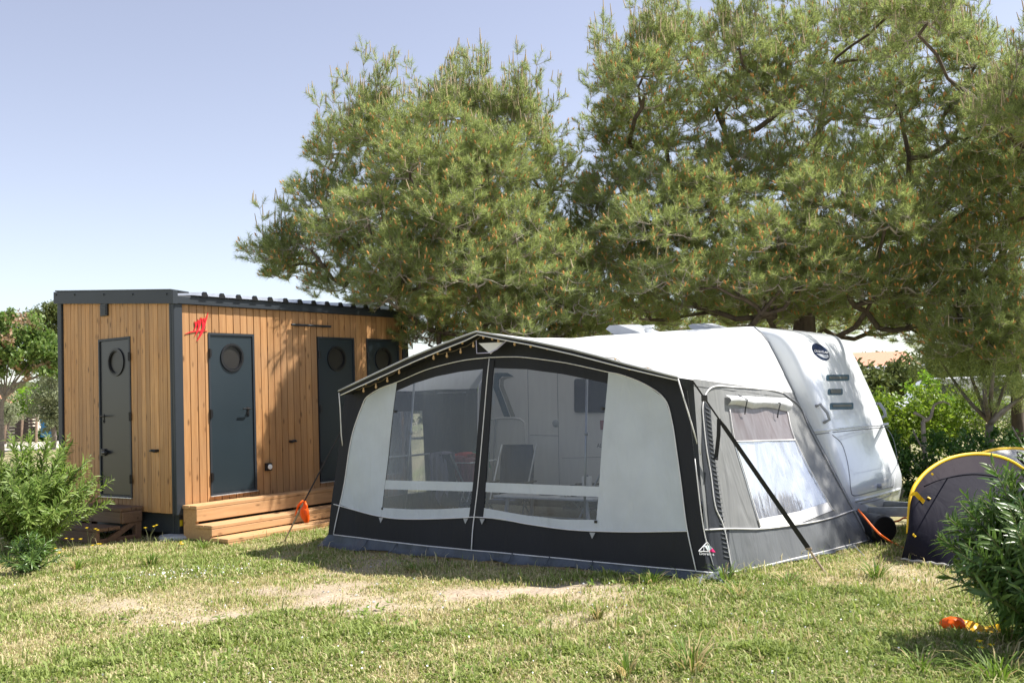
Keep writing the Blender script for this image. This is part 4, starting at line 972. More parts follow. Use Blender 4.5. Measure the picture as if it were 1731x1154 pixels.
# chassis, drawbar, wheel
hx_ = nose[-1][0]
mb = MB()
a = at_y(1455, 869, YC + .5); b2 = at_y(1560, 873, YC + .9)
def beam(mb, p, q, w, h):
    d_ = (q - p).normalized(); s_ = Vector((0, 0, 1)).cross(d_).normalized() * w / 2; u_ = Vector((0, 0, h / 2)); vs = []
    for c_ in (p, q): vs += [c_ - s_ - u_, c_ + s_ - u_, c_ + s_ + u_, c_ - s_ + u_]
    mb.add(vs, [(0, 3, 2, 1), (4, 5, 6, 7), (0, 1, 5, 4), (1, 2, 6, 5), (2, 3, 7, 6), (3, 0, 4, 7)])
zb_ = a.z
hit_ = Vector((hx_ + 1.15, YC + WC / 2, zb_))
beam(mb, Vector((hx_ - 1.2, YC + .45, zb_)), hit_ + Vector((0, -.06, 0)), .07, .105); beam(mb, Vector((hx_ - 1.2, YC + WC - .45, zb_)), hit_ + Vector((0, .06, 0)), .07, .105)
mb.tube([hit_ + Vector((-.05, 0, .06)), hit_ + Vector((.25, 0, .10))], [.05, .04], 10); mb.tube([hit_ + Vector((-.1, 0, .3)), hit_ + Vector((-.1, 0, -zb_ + .05))], .025, 8)
mb.build('drawbar', M['steel'], car)
mb = MB(); mb.box((xl + .3, YC + .1, .22), (hx_ - .4, YC + WC - .1, .33)); mb.build('chassis', M['black'], car)
for y in (YC + .06, YC + WC - .26):
    mb = MB(); mb.smooth = True; xm = (xl + hx_) / 2 - .3; mb.lathe([(.18, 0), (.29, .0), (.31, .03), (.31, .15), (.29, .18), (.18, .18)], 28, (xm, y + .18, .305), 'y'); w_ = mb.build('wheel', M['tyre'], car)
    mb = MB(); mb.lathe([(.04, -.005), (.17, .01), (.178, .03), (.178, .15)], 24, (xm, y + .18, .305), 'y'); mb.build('rim', M['steel'], w_)

# black waste water tank and orange hook-up cable
pc = onz(1497, 919); tk = empty('waste_tank', pc, 0, 'black cylindrical tank with mouth painted dark lying under the caravan drawbar', 'tank')
ax_ = (dv * -.75 + nv * .66); ax_ = Vector(ax_).normalized(); rr = .155
fr_c = Vector((0, 0, rr)); bk_c = fr_c + ax_ * .62
mb = MB(); mb.smooth = True; ks = [0, .012, .03, .05, .3, .58, .61, .62]; rs = [rr * .86, rr * .97, rr, rr * .985, rr * .985, rr, rr * .95, rr * .8]
mb.tube([fr_c + ax_ * k for k in ks], rs, 28); mb.build('tank_body', M['tank'], tk)
mb = MB(); mb.tube([fr_c - ax_ * .004, fr_c - ax_ * .001], rr * .84, 28); mb.build('dark_mouth_disc', M['hollow_dark'], tk)  # flat disc on the closed end, darkness of the hollow painted in
cb_ = MB(); cb_.smooth = True; base = onz(1511, 918)
P = [dep(1451, 861, 10.6), dep(1462, 874, 10.45), dep(1478, 893, 10.3), dep(1492, 906, 10.2), onz(1511, 918, .012), onz(1530, 926, .012), onz(1560, 925, .012)]
cb_.tube(dens([Vector(p) for p in P], 6), .011, 8); P = [onz(1560, 925, .012), onz(1575, 905, .012), dep(1535, 876, 11.3), dep(1518, 880, 11.3), dep(1498, 883.5, 11.4), dep(1470, 884, 11.5)]
cb_.tube(dens([Vector(p) for p in P], 6), .011, 8)
tag(cb_.build('power_cable', M['cable']), 'orange power cable drooping from the caravan past the black tank', 'cable')

# ------------------------------------------------------------------ inside the awning
fm_ = MB(); q = [Vector((L00.x + .12, .12, .045)), Vector((S00.x - .1, .12, .045)), Vector((S10.x - .5, YC - .05, .045)), Vector((xl + .1, YC - .05, .045))]
fm_.add([p for p in q] + [p - Vector((0, 0, .008)) for p in q], [(0, 1, 2, 3), (7, 6, 5, 4), (0, 4, 5, 1), (1, 5, 6, 2), (2, 6, 7, 3), (3, 7, 4, 0)])
gmat = fm_.build('floor_mat', M['mat_floor']); gmat.location = AWO; gmat.rotation_euler = (0, 0, AWR); tag(gmat, 'dark groundsheet spread inside the awning', 'groundsheet')
def inside(name, p, label, cat, group=None): return empty(name, wld(p), AWR, label, cat, group)
YT = 1.25
ta, tb = at_y(833, 838, YT), at_y(1004, 842, YT); TZ = .70
zt_ = (ta.z + tb.z) / 2; TX0, TX1 = ta.x, tb.x
tbl = inside('camping_table', Vector(((TX0 + TX1) / 2, YT + .35, 0)), 'white folding camping table behind the right awning window', 'table')
hw = (TX1 - TX0) / 2
mb = MB(); mb.bbox((-hw, -.35, zt_ - .03), (hw, .35, zt_), .01); mb.build('tabletop', M['white_plastic'], tbl)
for sx in (-1, 1):
    for sy in (-1, 1):
        mb = MB(); mb.tube([(sx * (hw - .1) * .9, sy * .26, zt_ - .03), (sx * (hw - .06) * .95, sy * .3, .03)], .025, 8); mb.build('leg', M['white_plastic'], tbl)
mb = MB(); mb.tube([(-hw + .1, -.28, zt_ * .55), (hw - .1, -.28, zt_ * .55)], .010, 6); mb.build('brace', M['steel'], tbl)
p = at_y(969, 818, YT + .2); mb = MB(); mb.lathe([(.036, 0), (.042, .12), (.042, .13), (.038, .13), (.034, .01)], 16)
c_ = mb.build('mug', M['navy'], loc=wld((p.x, YT + .2, zt_))); tag(c_, 'dark blue tumbler on the camping table beside the paper roll', 'mug')
p = at_y(991, 818, YT + .2); pr_ = empty('paper_roll', wld((p.x, YT + .22, zt_)), 0, 'white kitchen paper roll standing on the camping table', 'paper roll')
mb = MB(); mb.smooth = True; mb.lathe([(.02, .23), (.058, .23), (.058, 0), (.02, 0)][::-1], 20); mb.build('roll', M['paper'], pr_); mb = MB(); mb.lathe([(.018, .231), (.018, .25), (.012, .25)], 12); mb.build('core_tube', M['grey_plastic'], pr_)
p = at_y(927, 818, YT + .25); mb = MB(); mb.smooth = True; mb.lathe([(.14, 0), (.15, .012), (.08, .02), (.03, .05), (.012, .06), (.01, .12)], 18); c_ = mb.build('serving_plate', M['grey_plastic'], loc=wld((p.x, YT + .3, zt_))); tag(c_, 'low grey serving dish with upright handle on the camping table', 'dish')
mb = MB(); mb.smooth = True; mb.lathe([(.03, 0), (.034, .05), (.02, .055), (.02, .07)], 14); p = at_y(957, 818, YT + .2); c_ = mb.build('small_jar', M['white_plastic'], loc=wld((p.x, YT + .12, zt_))); tag(c_, 'small white jar left of the dark tumbler on the table', 'jar')
def chair(p, rz, w, hb, label, seat_m='navy_cloth'):
    """folding camp chair; back at y=0, sitter faces -y"""
    c = empty('camp_chair', wld(p), AWR + rz, label, 'chair', 'camp chairs inside the awning')
    sh = .42; mb = MB(); mb.smooth = True; P = []
    for j in range(9):
        k = j / 8; z = sh - .02 + (hb - sh + .02) * k; ww = w / 2 * (1 - .12 * max(0, k - .8) / .2)
        P.append([Vector((-ww + 2 * ww * i / 8, .02 + .10 * k + .03 * math.cos(math.pi * (i / 8 - .5)), z)) for i in range(9)])
    mb.grid(P); mb.grid([[q + Vector((0, -.02, 0)) for q in r_] for r_ in P], True); mb.build('backrest', M[seat_m], c)
    mb = MB(); mb.bbox((-w / 2, -.45, sh - .03), (w / 2, .03, sh), .012); mb.build('seat', M[seat_m], c)
    for sx in (-1, 1):
        x = sx * (w / 2 + .015)
        for a, b_ in (((x, .13, hb), (x, -.40, .0)), ((x, -.44, sh + .2), (x, .12, .0))): mb = MB(); mb.tube([a, b_], .012, 8); mb.build('leg', M['steel'], c)
        mb = MB(); mb.bbox((x - .025, -.40, sh + .2), (x + .025, .08, sh + .225), .008); mb.build('armrest', M['black'], c)
    return c
p = at_y(868, 752, 2.0); chair((p.x, 2.0, 0), R(4), .50, p.z, 'navy high backed camp chair behind the white table')
p = at_y(1018, 766, 1.75); chair((p.x, 1.75, 0), R(-70), .50, p.z, 'navy camp chair partly hidden behind the right light grey panel')
p = at_y(752, 764, 1.15); lx, lz = p.x, p.z; chair((lx, 1.2, 0), R(165), .46, lz - .02, 'camp chair under the lavender towel behind the left awning window')
def drape(name, c, w, d, top, drop, m_, label, cat, seed, rz=0.):
    """cloth hung over something: falls to both sides with folds"""
    rn = random.Random(seed); mb = MB(); mb.smooth = True; P = []
    for j in range(15):
        s_ = (j / 14 - .5) * 2; row = []
        for i in range(13):
            t_ = (i / 12 - .5); fold = .03 * math.sin(i * 1.9 + seed) * abs(s_) + .014 * math.sin(i * 3.1 + j)
            y = math.copysign(min(abs(s_) * 3, 1), s_) * d / 2 * (1 + .25 * abs(s_)) + fold
            z = top - max(0, abs(s_) - .3) / .7 * drop * (1 + .2 * math.sin(i * .8 + seed)) - .02 * (t_ * 2) ** 2
            row.append((t_ * w * (1 - .15 * abs(s_)), y, z))
        P.append(row)
    mb.grid(P); o = mb.build(name, M[m_], loc=wld(c)); o.rotation_euler = (0, 0, AWR + rz); return tag(o, label, cat)
drape('towel', (lx - .02, 1.12, 0), .27, .16, lz + .012, .55, 'lav', 'lavender grey towel hung over a camp chair behind the left window', 'towel', 3, .15)
p = at_y(785, 775, 1.45); rx_, rz_ = p.x, p.z
rk = empty('drying_rack', wld((rx_, 1.45, 0)), AWR, 'white folding drying rack loaded with clothes inside the awning', 'drying rack')
mb = MB()
for k in range(6): mb.tube([(-.3, -.25 + .1 * k, rz_ - .03), (.3, -.25 + .1 * k, rz_ - .03)], .005, 6)
mb.tube([(-.3, -.27, rz_ - .03), (-.3, .27, rz_ - .03)], .009, 6); mb.tube([(.3, -.27, rz_ - .03), (.3, .27, rz_ - .03)], .009, 6); mb.build('rails', M['white_plastic'], rk)
for sx in (-1, 1):
    for sy in (-1, 1): mb = MB(); mb.tube([(sx * .05, sy * .25, rz_ - .03), (sx * .05, -sy * .28, .0)], .010, 6); mb.build('leg', M['white_plastic'], rk)
for i, (ox, oy, w_, tp, dr_, m_, lb_) in enumerate(((-.16, -.18, .2, .02, .30, 'cl_grey', 'pale grey garment at the left end of the drying rack'), (.0, -.14, .22, .05, .30, 'cl_rose', 'rose coloured garment hanging on the drying rack'), (.02, .0, .24, .085, .16, 'cl_red', 'bright red garment on top of the drying rack'),
                                              (.14, .14, .22, .09, .2, 'cl_green', 'green garment at the back of the drying rack'), (.2, -.16, .2, .03, .34, 'cl_rose', 'dull rose garment at the right end of the drying rack'))):
    drape('garment', (rx_ + ox, 1.45 + oy, 0), w_, .12, rz_ + tp, dr_, m_, lb_, 'garment', i * 5 + 1, .3 * math.sin(i * 2))

# ------------------------------------------------------------------ pop-up tents at the right
def popup(name, label, hoop_px, y_h, base_l, base_r, m_front, m_top, back, extra=None):
    T = empty(name, (0, 0, 0), 0, label, 'tent', 'yellow piped pop-up tents')
    hp = [Vector(dep(px, py, y_h + .12 * i)) for i, (px, py) in enumerate(hoop_px)]; hp[0].z = min(hp[0].z, .25); hp = [Vector(p) for p in dens(hp, 5)]
    T.location = ((hp[0] + hp[-1]) / 2).xy.to_3d(); o_ = Vector(T.location)
    n = len(hp); L_ = []
    for i in range(n): t_ = i / (n - 1); b_ = base_l.lerp(base_r, t_ ** .9); b_ = b_ + Vector((.0, -.10 * math.sin(math.pi * t_), 0)); L_.append(b_)
    rows = []
    for j in range(13):
        k = j / 12; row = []
        for i in range(n):
            p = hp[i].lerp(L_[i], k); t_ = i / (n - 1)
            bul = math.sin(math.pi * k) * .10; p = p + Vector((-.04 * math.sin(math.pi * k) * (t_ < .3), -bul, .02 * math.sin(9 * t_ + 3 * k) * math.sin(math.pi * k)))
            row.append(p - o_)
        rows.append(row)
    mb = MB(); mb.smooth = True; mb.grid(rows[2:], True); fw_ = mb.build('front_wall', M[m_front], T)
    mb = MB(); mb.smooth = True; mb.grid(rows[:3], True); mb.build('front_top', M[m_top], T)
    mb = MB(); mb.smooth = True; P = []
    for j in range(9):
        a = j / 8 * math.pi / 2; row = []
        for i in range(n):
            p = hp[i] - o_; row.append(Vector((p.x + back[0] * math.sin(a), p.y + back[1] * math.sin(a), p.z * math.cos(a))))
        P.append(row)
    mb.grid(P, False); mb.build('rear_shell', M[m_top], T)
    mb = MB(); mb.smooth = True; mb.tube([p - o_ for p in hp], .020, 8); mb.build('hoop', M['yellow_trim'], T)
    mb = MB(); mb.smooth = True; mb.tube([p - o_ + Vector((0, -.02, .012 + .006 * math.sin(i * 1.3))) for i, p in enumerate(L_)], .012, 6); mb.build('hem', M['dome_pale'], T)
    return T, rows, o_, fw_
bl_, br_ = Vector(onz(1523, 946)), Vector(onz(1712, 966))
T1, rows1, o1, fw1 = popup('pop_up_tent', 'dark plum pop-up tent with yellow hoop, right of the caravan', [(1534, 884), (1540, 838), (1556, 808), (1580, 787), (1610, 773), (1650, 767), (1690, 772), (1722, 787), (1746, 810), (1762, 845), (1768, 905)], 9.75, bl_, br_, 'dome', 'dome_top', (.5, 1.0))
def t1tag(pts, w, name):
    mb = MB(); P = [Vector(dep(*p)) - o1 for p in pts]; mb.tube(P, w, 6); mb.build(name, M['yellow_trim'], T1)
def on_front(px, py, lift=.01):
    d = ray(px, py); bt = BVHTree.FromPolygons([v.co + o1 for v in fw1.data.vertices], [p.vertices[:] for p in fw1.data.polygons]); h = bt.ray_cast(Vector(EYE), Vector(d).normalized())
    return (h[0] - Vector(d).normalized() * lift - o1) if h[0] else Vector(dep(px, py, 9.6)) - o1
for pts, w in (([(1540, 835), (1548, 834), (1556, 843), (1562, 849)], .026), ([(1568, 840), (1573, 843)], .010), ([(1543, 902), (1548, 907)], .010), ([(1575, 802), (1577, 800)], .012)):
    q = [on_front(*p) for p in pts]
    if len(q) == 2: mb = MB(); mb.tube(q, w, 6)
    else: mb = rib(q, w * 1.6, (.5, -.2, .8))
    mb.build('yellow_tab', M['yellow_trim'], T1)
mb = MB(); mb.smooth = True; mb.tube([on_front(*p, .006) for p in dens([Vector(q) for q in [(1562, 822), (1585, 812), (1615, 804), (1650, 801), (1690, 806)]], 5)], .007, 6); mb.build('door_seam', M['dome'], T1)
bl2, br2 = Vector(onz(1600, 925)), Vector(onz(1800, 940))
T2, rows2, o2, fw2 = popup('pop_up_tent', 'pale grey pop-up tent with yellow hoop behind the plum tent', [(1588, 870), (1600, 830), (1622, 795), (1652, 770), (1676, 761), (1702, 758), (1735, 760), (1775, 776), (1800, 800), (1816, 840), (1822, 890)], 11.0, bl2, br2, 'dome_pale', 'dome_pale', (.5, 1.0))
mb = MB(); mb.smooth = True; cc_ = Vector(dep(1727, 775, 10.85)) - o2
for k in range(4): mb.tube([cc_ + Vector((.06 * math.cos(a + k) + .03 * math.cos(k * 2), -.04 - .01 * k, .055 * math.sin(a) + .03 * math.sin(k * 2))) for a in [i * math.pi / 8 for i in range(17)]], .007, 6)
mb.build('cord_coil', M['black'], T2)

# crumpled inflatable by the right bush
ty = Vector(onz(1633, 1066)); toy = empty('beach_inflatable', ty, 0, 'deflated orange and yellow inflatable lying under the right oleander', 'inflatable')
mb = MB(); mb.smooth = True; P = []
for j in range(13):
    a = math.pi * j / 12; row = []
    for i in range(21):
        b_ = 2 * math.pi * i / 20; r_ = math.sin(a) * (1 + .12 * math.sin(5 * b_) + .08 * math.sin(11 * b_)); row.append((-.085 + .085 * r_ * math.cos(b_), .06 * r_ * math.sin(b_), .052 - .048 * math.cos(a) + .012 * math.sin(9 * b_) * math.sin(a)))
    P.append(row)
mb.grid(P); mb.build('orange_chamber', M['orange'], toy)
mb = MB(); mb.smooth = True; P = []
for j in range(11):
    row = []
    for i in range(17):
        u = i / 16; v_ = j / 10; row.append((-.05 + .30 * u, -.10 + .17 * v_ + .02 * math.sin(5 * u), .01 + .055 * abs(math.sin(3.2 * u + 2 * v_)) * math.sin(math.pi * v_) * (1.1 - u * .5) + .012 * math.sin(14 * u + 9 * v_) * math.sin(math.pi * v_)))
    P.append(row)
mb.grid(P); mb.build('yellow_sheet', M['yellow_film'], toy)

# ------------------------------------------------------------------ vegetation builders
def frames(D):
    """two unit vectors square to each row of D"""
    A = np.where(np.abs(D[:, 2:3]) < .9, np.array([[0, 0, 1.]]), np.array([[1., 0, 0]])); U = np.cross(D, A); U /= np.linalg.norm(U, axis=1, keepdims=True) + 1e-9
    return U, np.cross(D, U)
def unit(V): return V / (np.linalg.norm(V, axis=-1, keepdims=True) + 1e-9)
def tubes_np(A, B, ra, rb, n=4):
    """many separate tapered sticks"""
    D = unit(B - A); U, W = frames(D); k = len(A); ang = np.arange(n) * 2 * np.pi / n
    ring = U[:, None, :] * np.cos(ang)[None, :, None] + W[:, None, :] * np.sin(ang)[None, :, None]
    V = np.concatenate([A[:, None] + ring * ra[:, None, None], B[:, None] + ring * rb[:, None, None]], 1).reshape(-1, 3)
    b = (np.arange(k) * 2 * n)[:, None]; j = np.arange(n); j2 = (j + 1) % n
    F = np.stack([b + j, b + j2, b + n + j2, b + n + j], -1).reshape(-1, 4)
    return V, F
def needles_np(base, dirn, length, width, rg, jit=.25):
    """thin triangles"""
    D = unit(dirn); U, W = frames(D); a = rg.random(len(D)) * 2 * np.pi
    S = (U * np.cos(a)[:, None] + W * np.sin(a)[:, None]) * width[:, None] * .5
    V = np.stack([base - S, base + S, base + D * length[:, None]], 1).reshape(-1, 3)
    F = np.arange(len(V)).reshape(-1, 3); return V, F
def leaves_np(base, dirn, normal, length, width, droop, rg):
    """folded lance leaves: six triangles each"""
    D = unit(dirn); S = unit(np.cross(D, normal)); N = np.cross(S, D)
    k = len(D); L_ = length[:, None]; w = width[:, None]
    p0 = base; p1 = base + D * L_ * .35 - N * L_ * droop[:, None] * .12; p2 = base + D * L_ * .72 - N * L_ * droop[:, None] * .42; p3 = base + D * L_ - N * L_ * droop[:, None] * .85
    up = N * w * .18
    V = np.stack([p0, p1 - S * w * .5 + up, p1, p1 + S * w * .5 + up, p2 - S * w * .42 + up, p2, p2 + S * w * .42 + up, p3], 1).reshape(-1, 3)
    f = np.array([[0, 2, 1], [0, 3, 2], [1, 2, 5], [1, 5, 4], [2, 3, 6], [2, 6, 5], [4, 5, 7], [5, 6, 7]])
    F = (np.arange(k)[:, None, None] * 8 + f[None]).reshape(-1, 3); return V, F
def simple_leaves(C, size, rg, asp=1.9, flat=.0):
    """loose clouds of small pointed leaves (two triangles)"""
    k = len(C); D = unit(rg.normal(size=(k, 3)) + np.array([0, 0, .2])); U, W = frames(D); a = rg.random(k) * 6.28
    S = U * np.cos(a)[:, None] + W * np.sin(a)[:, None]; l_ = (size * (.7 + .6 * rg.random(k)))[:, None]
    V = np.stack([C - D * l_ * .5, C + S * l_ / asp * .5, C + D * l_ * .5, C - S * l_ / asp * .5], 1).reshape(-1, 3)
    F = np.arange(len(V)).reshape(-1, 4); return V, F
def poly_tube(mb, P, r0, r1, n=8, wob=0., rn=random):
    k = len(P); mb.tube([Vector(p) for p in P], [r0 + (r1 - r0) * (i / (k - 1)) ** .8 for i in range(k)], n)
def W3(px, py, Y): return np.array(dep(px, py, Y))

def pine(name, label, base, top, trunk_r, lobes, seed, cone_amt=.35, dens_k=1.0, lean_limb=()):
    """lobes: (px, py, Y, rx_px, ry_px, plume) seen from the path, each a real clump at its own distance.
    trunk > limbs > branchlets > shoots with needles, pollen cones and pale candles"""
    rg = np.random.default_rng(seed); base = np.array(base, float); top = np.array(top, float)
    T = empty(name, base, 0, label, 'pine tree')
    nodes_, par, lob_id = [], [], []
    K_ = 14
    for i in range(K_ + 1):                                # trunk
        t_ = i / K_; p = base + (top - base) * t_ + np.array([.16 * math.sin(4 * t_ + seed), .14 * math.sin(3 * t_ + 2 * seed), 0]) * t_; nodes_.append(p); par.append(i - 1)
    tips = []; tip_dir = []; tip_plume = []
    lobes = sorted(lobes, key=lambda l: np.linalg.norm((W3(l[0], l[1], l[2]) - base) * [1, 1, .5])); limb_nodes = list(range(2, K_ + 1))
    for (px, py, Y, rx, ry, plume) in lobes:
        c = W3(px, py, Y); rx_ = rx * Y / FPX; rz_ = ry * Y / FPX
        # limb: leaves the trunk lower than the clump and sweeps up
        LN = np.array([nodes_[i] for i in limb_nodes]); df = c - LN; cost = np.linalg.norm(df, axis=1) + .9 * np.maximum(0, .35 * np.hypot(df[:, 0], df[:, 1]) - df[:, 2]) + .25 * (np.array(limb_nodes) > K_); i0 = limb_nodes[int(np.argmin(cost))]
        hz = max(base[2] + .9, min(top[2] - .4, c[2] - .55 * math.hypot(c[0] - base[0], c[1] - base[1]) - .2)); tt = (hz - base[2]) / (top[2] - base[2]); 
        p0 = nodes_[i0]; prev = i0; n_ = max(4, int(np.linalg.norm(c - p0) / .35))
        side = rg.normal(size=3) * .12
        for k in range(1, n_ + 1):
            t_ = k / n_; p = p0 + (c - p0) * t_; p[2] += -.12 * math.sin(math.pi * t_) * np.linalg.norm(c - p0) * .6; p = p + side * math.sin(math.pi * t_) + rg.normal(size=3) * .035
            nodes_.append(p); par.append(prev); prev = len(nodes_) - 1
        limb = list(range(len(nodes_) - n_, len(nodes_))); limb_nodes += limb[:-1:2]
        m = int((dens_k * 125 * (rx * ry / 8000) + 30) * min(1.1, (Y / 17) ** 2))
        d = unit(rg.normal(size=(m, 3))); d[:, 2] = np.where(d[:, 2] < -.55, -d[:, 2], d[:, 2]); r_ = rg.random(m) ** .42 * (1 + .22 * rg.random(m))
        pts = c + d * r_[:, None] * np.array([rx_, rx_ * .85, rz_]); order = np.argsort(r_)
        local = limb[max(0, len(limb) - 5):]
        for q in pts[order]:
            L_ = np.array([nodes_[i] for i in local]); dd = np.linalg.norm((L_ - q) * np.array([1, 1, .9]), axis=1) + .35 * np.maximum(0, L_[:, 2] - q[2]); j = local[int(np.argmin(dd))]
            a = nodes_[j]; dist = np.linalg.norm(q - a); pr_ = j
            if dist > .3:
                md_ = (a + q) / 2 + np.array([0, 0, -.05 * dist]) + rg.normal(size=3) * .03; nodes_.append(md_); par.append(j); pr_ = len(nodes_) - 1; local.append(pr_)
            nodes_.append(q); par.append(pr_); local.append(len(nodes_) - 1); tips.append(len(nodes_) - 1); v = unit(q - c) * .7 + unit(q - a) * .5 + np.array([0, 0, .55 + .5 * plume]); tip_dir.append(v / np.linalg.norm(v)); tip_plume.append(plume)
        if plume:                                          # upright leaders that break the outline
            for _ in range(int(3 + 3 * plume)):
                a0 = rg.random() * 6.28; q = c + np.array([rx_ * .85 * math.cos(a0) * rg.random() ** .5, rx_ * .7 * math.sin(a0), rz_ * (.55 + .35 * rg.random())])
                L_ = np.array([nodes_[i] for i in local]); j = local[int(np.argmin(np.linalg.norm(L_ - q, axis=1)))]
                pr_ = j; dirv = unit(np.array([(q - c)[0] * .35, (q - c)[1] * .35, rz_]))
                for s_ in range(3):
                    q = q + dirv * (.17 + .06 * rg.random()) + rg.normal(size=3) * .03; nodes_.append(q.copy()); par.append(pr_); pr_ = len(nodes_) - 1
                    tips.append(pr_); v = dirv + rg.normal(size=3) * .3; tip_dir.append(v / np.linalg.norm(v)); tip_plume.append(1.0)
    N = np.array(nodes_); par = np.array(par); n = len(N)
    cnt = np.ones(n)
    for i in range(n - 1, 0, -1): cnt[par[i]] += cnt[i] if par[i] >= 0 else 0
    rad = np.minimum(.0026 * np.sqrt(cnt), trunk_r); rad[K_ + 1:] = np.minimum(rad[K_ + 1:], .046); rad[:K_ + 1] = np.maximum(rad[:K_ + 1], trunk_r * (1 - .9 * np.arange(K_ + 1) / K_)); rad[0] *= 1.25
    tr = MB(); tr.smooth = True; tr.tube([Vector(N[i] - base) for i in range(K_ + 1)], [float(rad[i]) for i in range(K_ + 1)], 12)
    tr.build('trunk', M['bark'], T)
    idx = np.arange(K_ + 1, n); A, B = N[par[idx]] - base, N[idx] - base; ra = np.minimum(rad[par[idx]], rad[idx] * 1.6 + .004); rb = rad[idx]
    V, F = tubes_np(A, B + (B - A) * .03, ra, rb, 5); thick = rb > .02
    bigmesh('branches', V, F, [M['twig'], M['bark']], T, mi=np.repeat(thick.astype(int), 5))
    # shoots
    ti = np.array(tips); td = np.array(tip_dir); tp = np.array(tip_plume)
    S = 4
    sb = np.repeat(N[ti], S, 0) - base; dirs = unit(np.repeat(td, S, 0) + rg.normal(size=(len(ti) * S, 3)) * .55); dirs[:, 2] = np.abs(dirs[:, 2]) * .9 + .05; dirs = unit(dirs)
    sl_ = .13 + .15 * rg.random(len(sb)); se = sb + dirs * sl_[:, None]
    V1, F1 = tubes_np(sb, se, np.full(len(sb), .0045), np.full(len(sb), .003), 3); F1 = np.concatenate([F1[:, [0, 1, 2]], F1[:, [0, 2, 3]]])
    NN = 46; k = len(sb); t_ = rg.random((k, NN)) ** .7
    nb = sb[:, None] + dirs[:, None] * (sl_[:, None] * (.15 + .85 * t_))[..., None]
    nd = unit(rg.normal(size=(k, NN, 3))) * .95 + dirs[:, None] * .9 + np.array([0, 0, .12])
    ln = (.075 + .065 * rg.random((k, NN))); wd = np.full(k * NN, .0056)
    V2, F2 = needles_np(nb.reshape(-1, 3), nd.reshape(-1, 3), ln.ravel(), wd, rg)
    # pollen cones: small clusters around shoot tips ; candles: pale upright spikes on the plumes
    pl_ = np.repeat(tp, S); hasc = (rg.random(k) < cone_amt * (1 - .8 * (pl_ > .9))); hasd = (~hasc) & (rg.random(k) < .02 + .5 * (pl_ > .9))
    cb0 = se[hasc]; cd = unit(dirs[hasc] + np.array([0, 0, .8])); cA = cb0 - cd * .02; cB = cb0 + cd * (.035 + .03 * rg.random(len(cb0)))[:, None]
    cm = (cA + cB) / 2; Va, Fa = tubes_np(cA, cm, np.full(len(cA), .007), np.full(len(cA), .014), 5); Vb, Fb = tubes_np(cm, cB, np.full(len(cA), .0145), np.full(len(cA), .004), 5)
    dA = se[hasd]; dB = dA + unit(np.array([0, 0, 1.]) + rg.normal(size=(len(dA), 3)) * .12) * (.11 + .13 * rg.random(len(dA)))[:, None]
    Vd, Fd = tubes_np(dA, dB, np.full(len(dA), .011), np.full(len(dA), .005), 4)
    q2t = lambda F: np.concatenate([F[:, [0, 1, 2]], F[:, [0, 2, 3]]])
    parts = [(V2, F2, 0), (V1, F1, 1), (Va, q2t(Fa), 2), (Vb, q2t(Fb), 2), (Vd, q2t(Fd), 3)]; off = 0; Vs, Fs, Ms = [], [], []
    for v, f, m_ in parts: Vs.append(v); Fs.append(f + off); Ms.append(np.full(len(f), m_)); off += len(v)
    bigmesh('crown', np.concatenate(Vs), np.concatenate(Fs), [M['needle'], M['twig'], M['cone'], M['candle']], T, mi=np.concatenate(Ms))
    return T

def lobes_jit(L, Y0, dy, seed):
    rn = random.Random(seed); return [(a, b, Y0 + dy * rn.uniform(-1, 1) if len(r) < 4 else r[3], *r[:2], r[2] if len(r) > 2 else 0) for a, b, *r in L]
P1 = [(625, 208, 42, 46, 1), (742, 205, 52, 50, 1), (868, 215, 52, 62, 1), (815, 190, 30, 45, 1), (572, 262, 52, 48, .6), (655, 245, 60, 60, .3), (740, 250, 70, 70, .2), (880, 250, 70, 60, .3), (545, 345, 58, 50, .3), (640, 340, 85, 70), (745, 340, 90, 70), (850, 340, 90, 70), (935, 320, 65, 60, .3), (520, 420, 60, 42),
      (610, 425, 85, 55), (720, 430, 90, 60), (830, 430, 90, 60), (930, 420, 75, 60), (455, 435, 38, 28, .3), (490, 465, 45, 28), (580, 482, 70, 34), (680, 505, 80, 45), (790, 515, 90, 50), (890, 520, 80, 50), (970, 490, 60, 60), (725, 575, 50, 38), (820, 560, 70, 40), (960, 570, 80, 40), (890, 590, 70, 30),
      (620, 380, 80, 50, 0, 15.3), (700, 300, 70, 60, 0, 15.5), (800, 300, 70, 60, 0, 15.3), (760, 400, 90, 60, 0, 14.9), (870, 410, 80, 60, 0, 15.1), (680, 470, 80, 45, 0, 15.1), (800, 480, 90, 50, 0, 14.8), (920, 470, 80, 55, 0, 15.1), (860, 560, 80, 40, 0, 15.1), (740, 545, 60, 40, 0, 16.3), (950, 530, 80, 45, 0, 15.3), (700, 440, 70, 50, 0, 15.0), (770, 360, 70, 60, 0, 15.0), (820, 280, 60, 60, 0, 15.4), (655, 510, 60, 34, 0, 15.4), (850, 500, 80, 50, 0, 15.6), (1000, 450, 60, 60, 0, 17), (1010, 380, 50, 60, 0, 17.5)]
pine('pine_tree', 'broad young pine with candelabra top behind the timber cabin and awning', (.15, 17.6, 0), dep(800, 220, 17.6), .17, lobes_jit(P1, 17.5, 1.1, 3), 5, .30, 1.2)
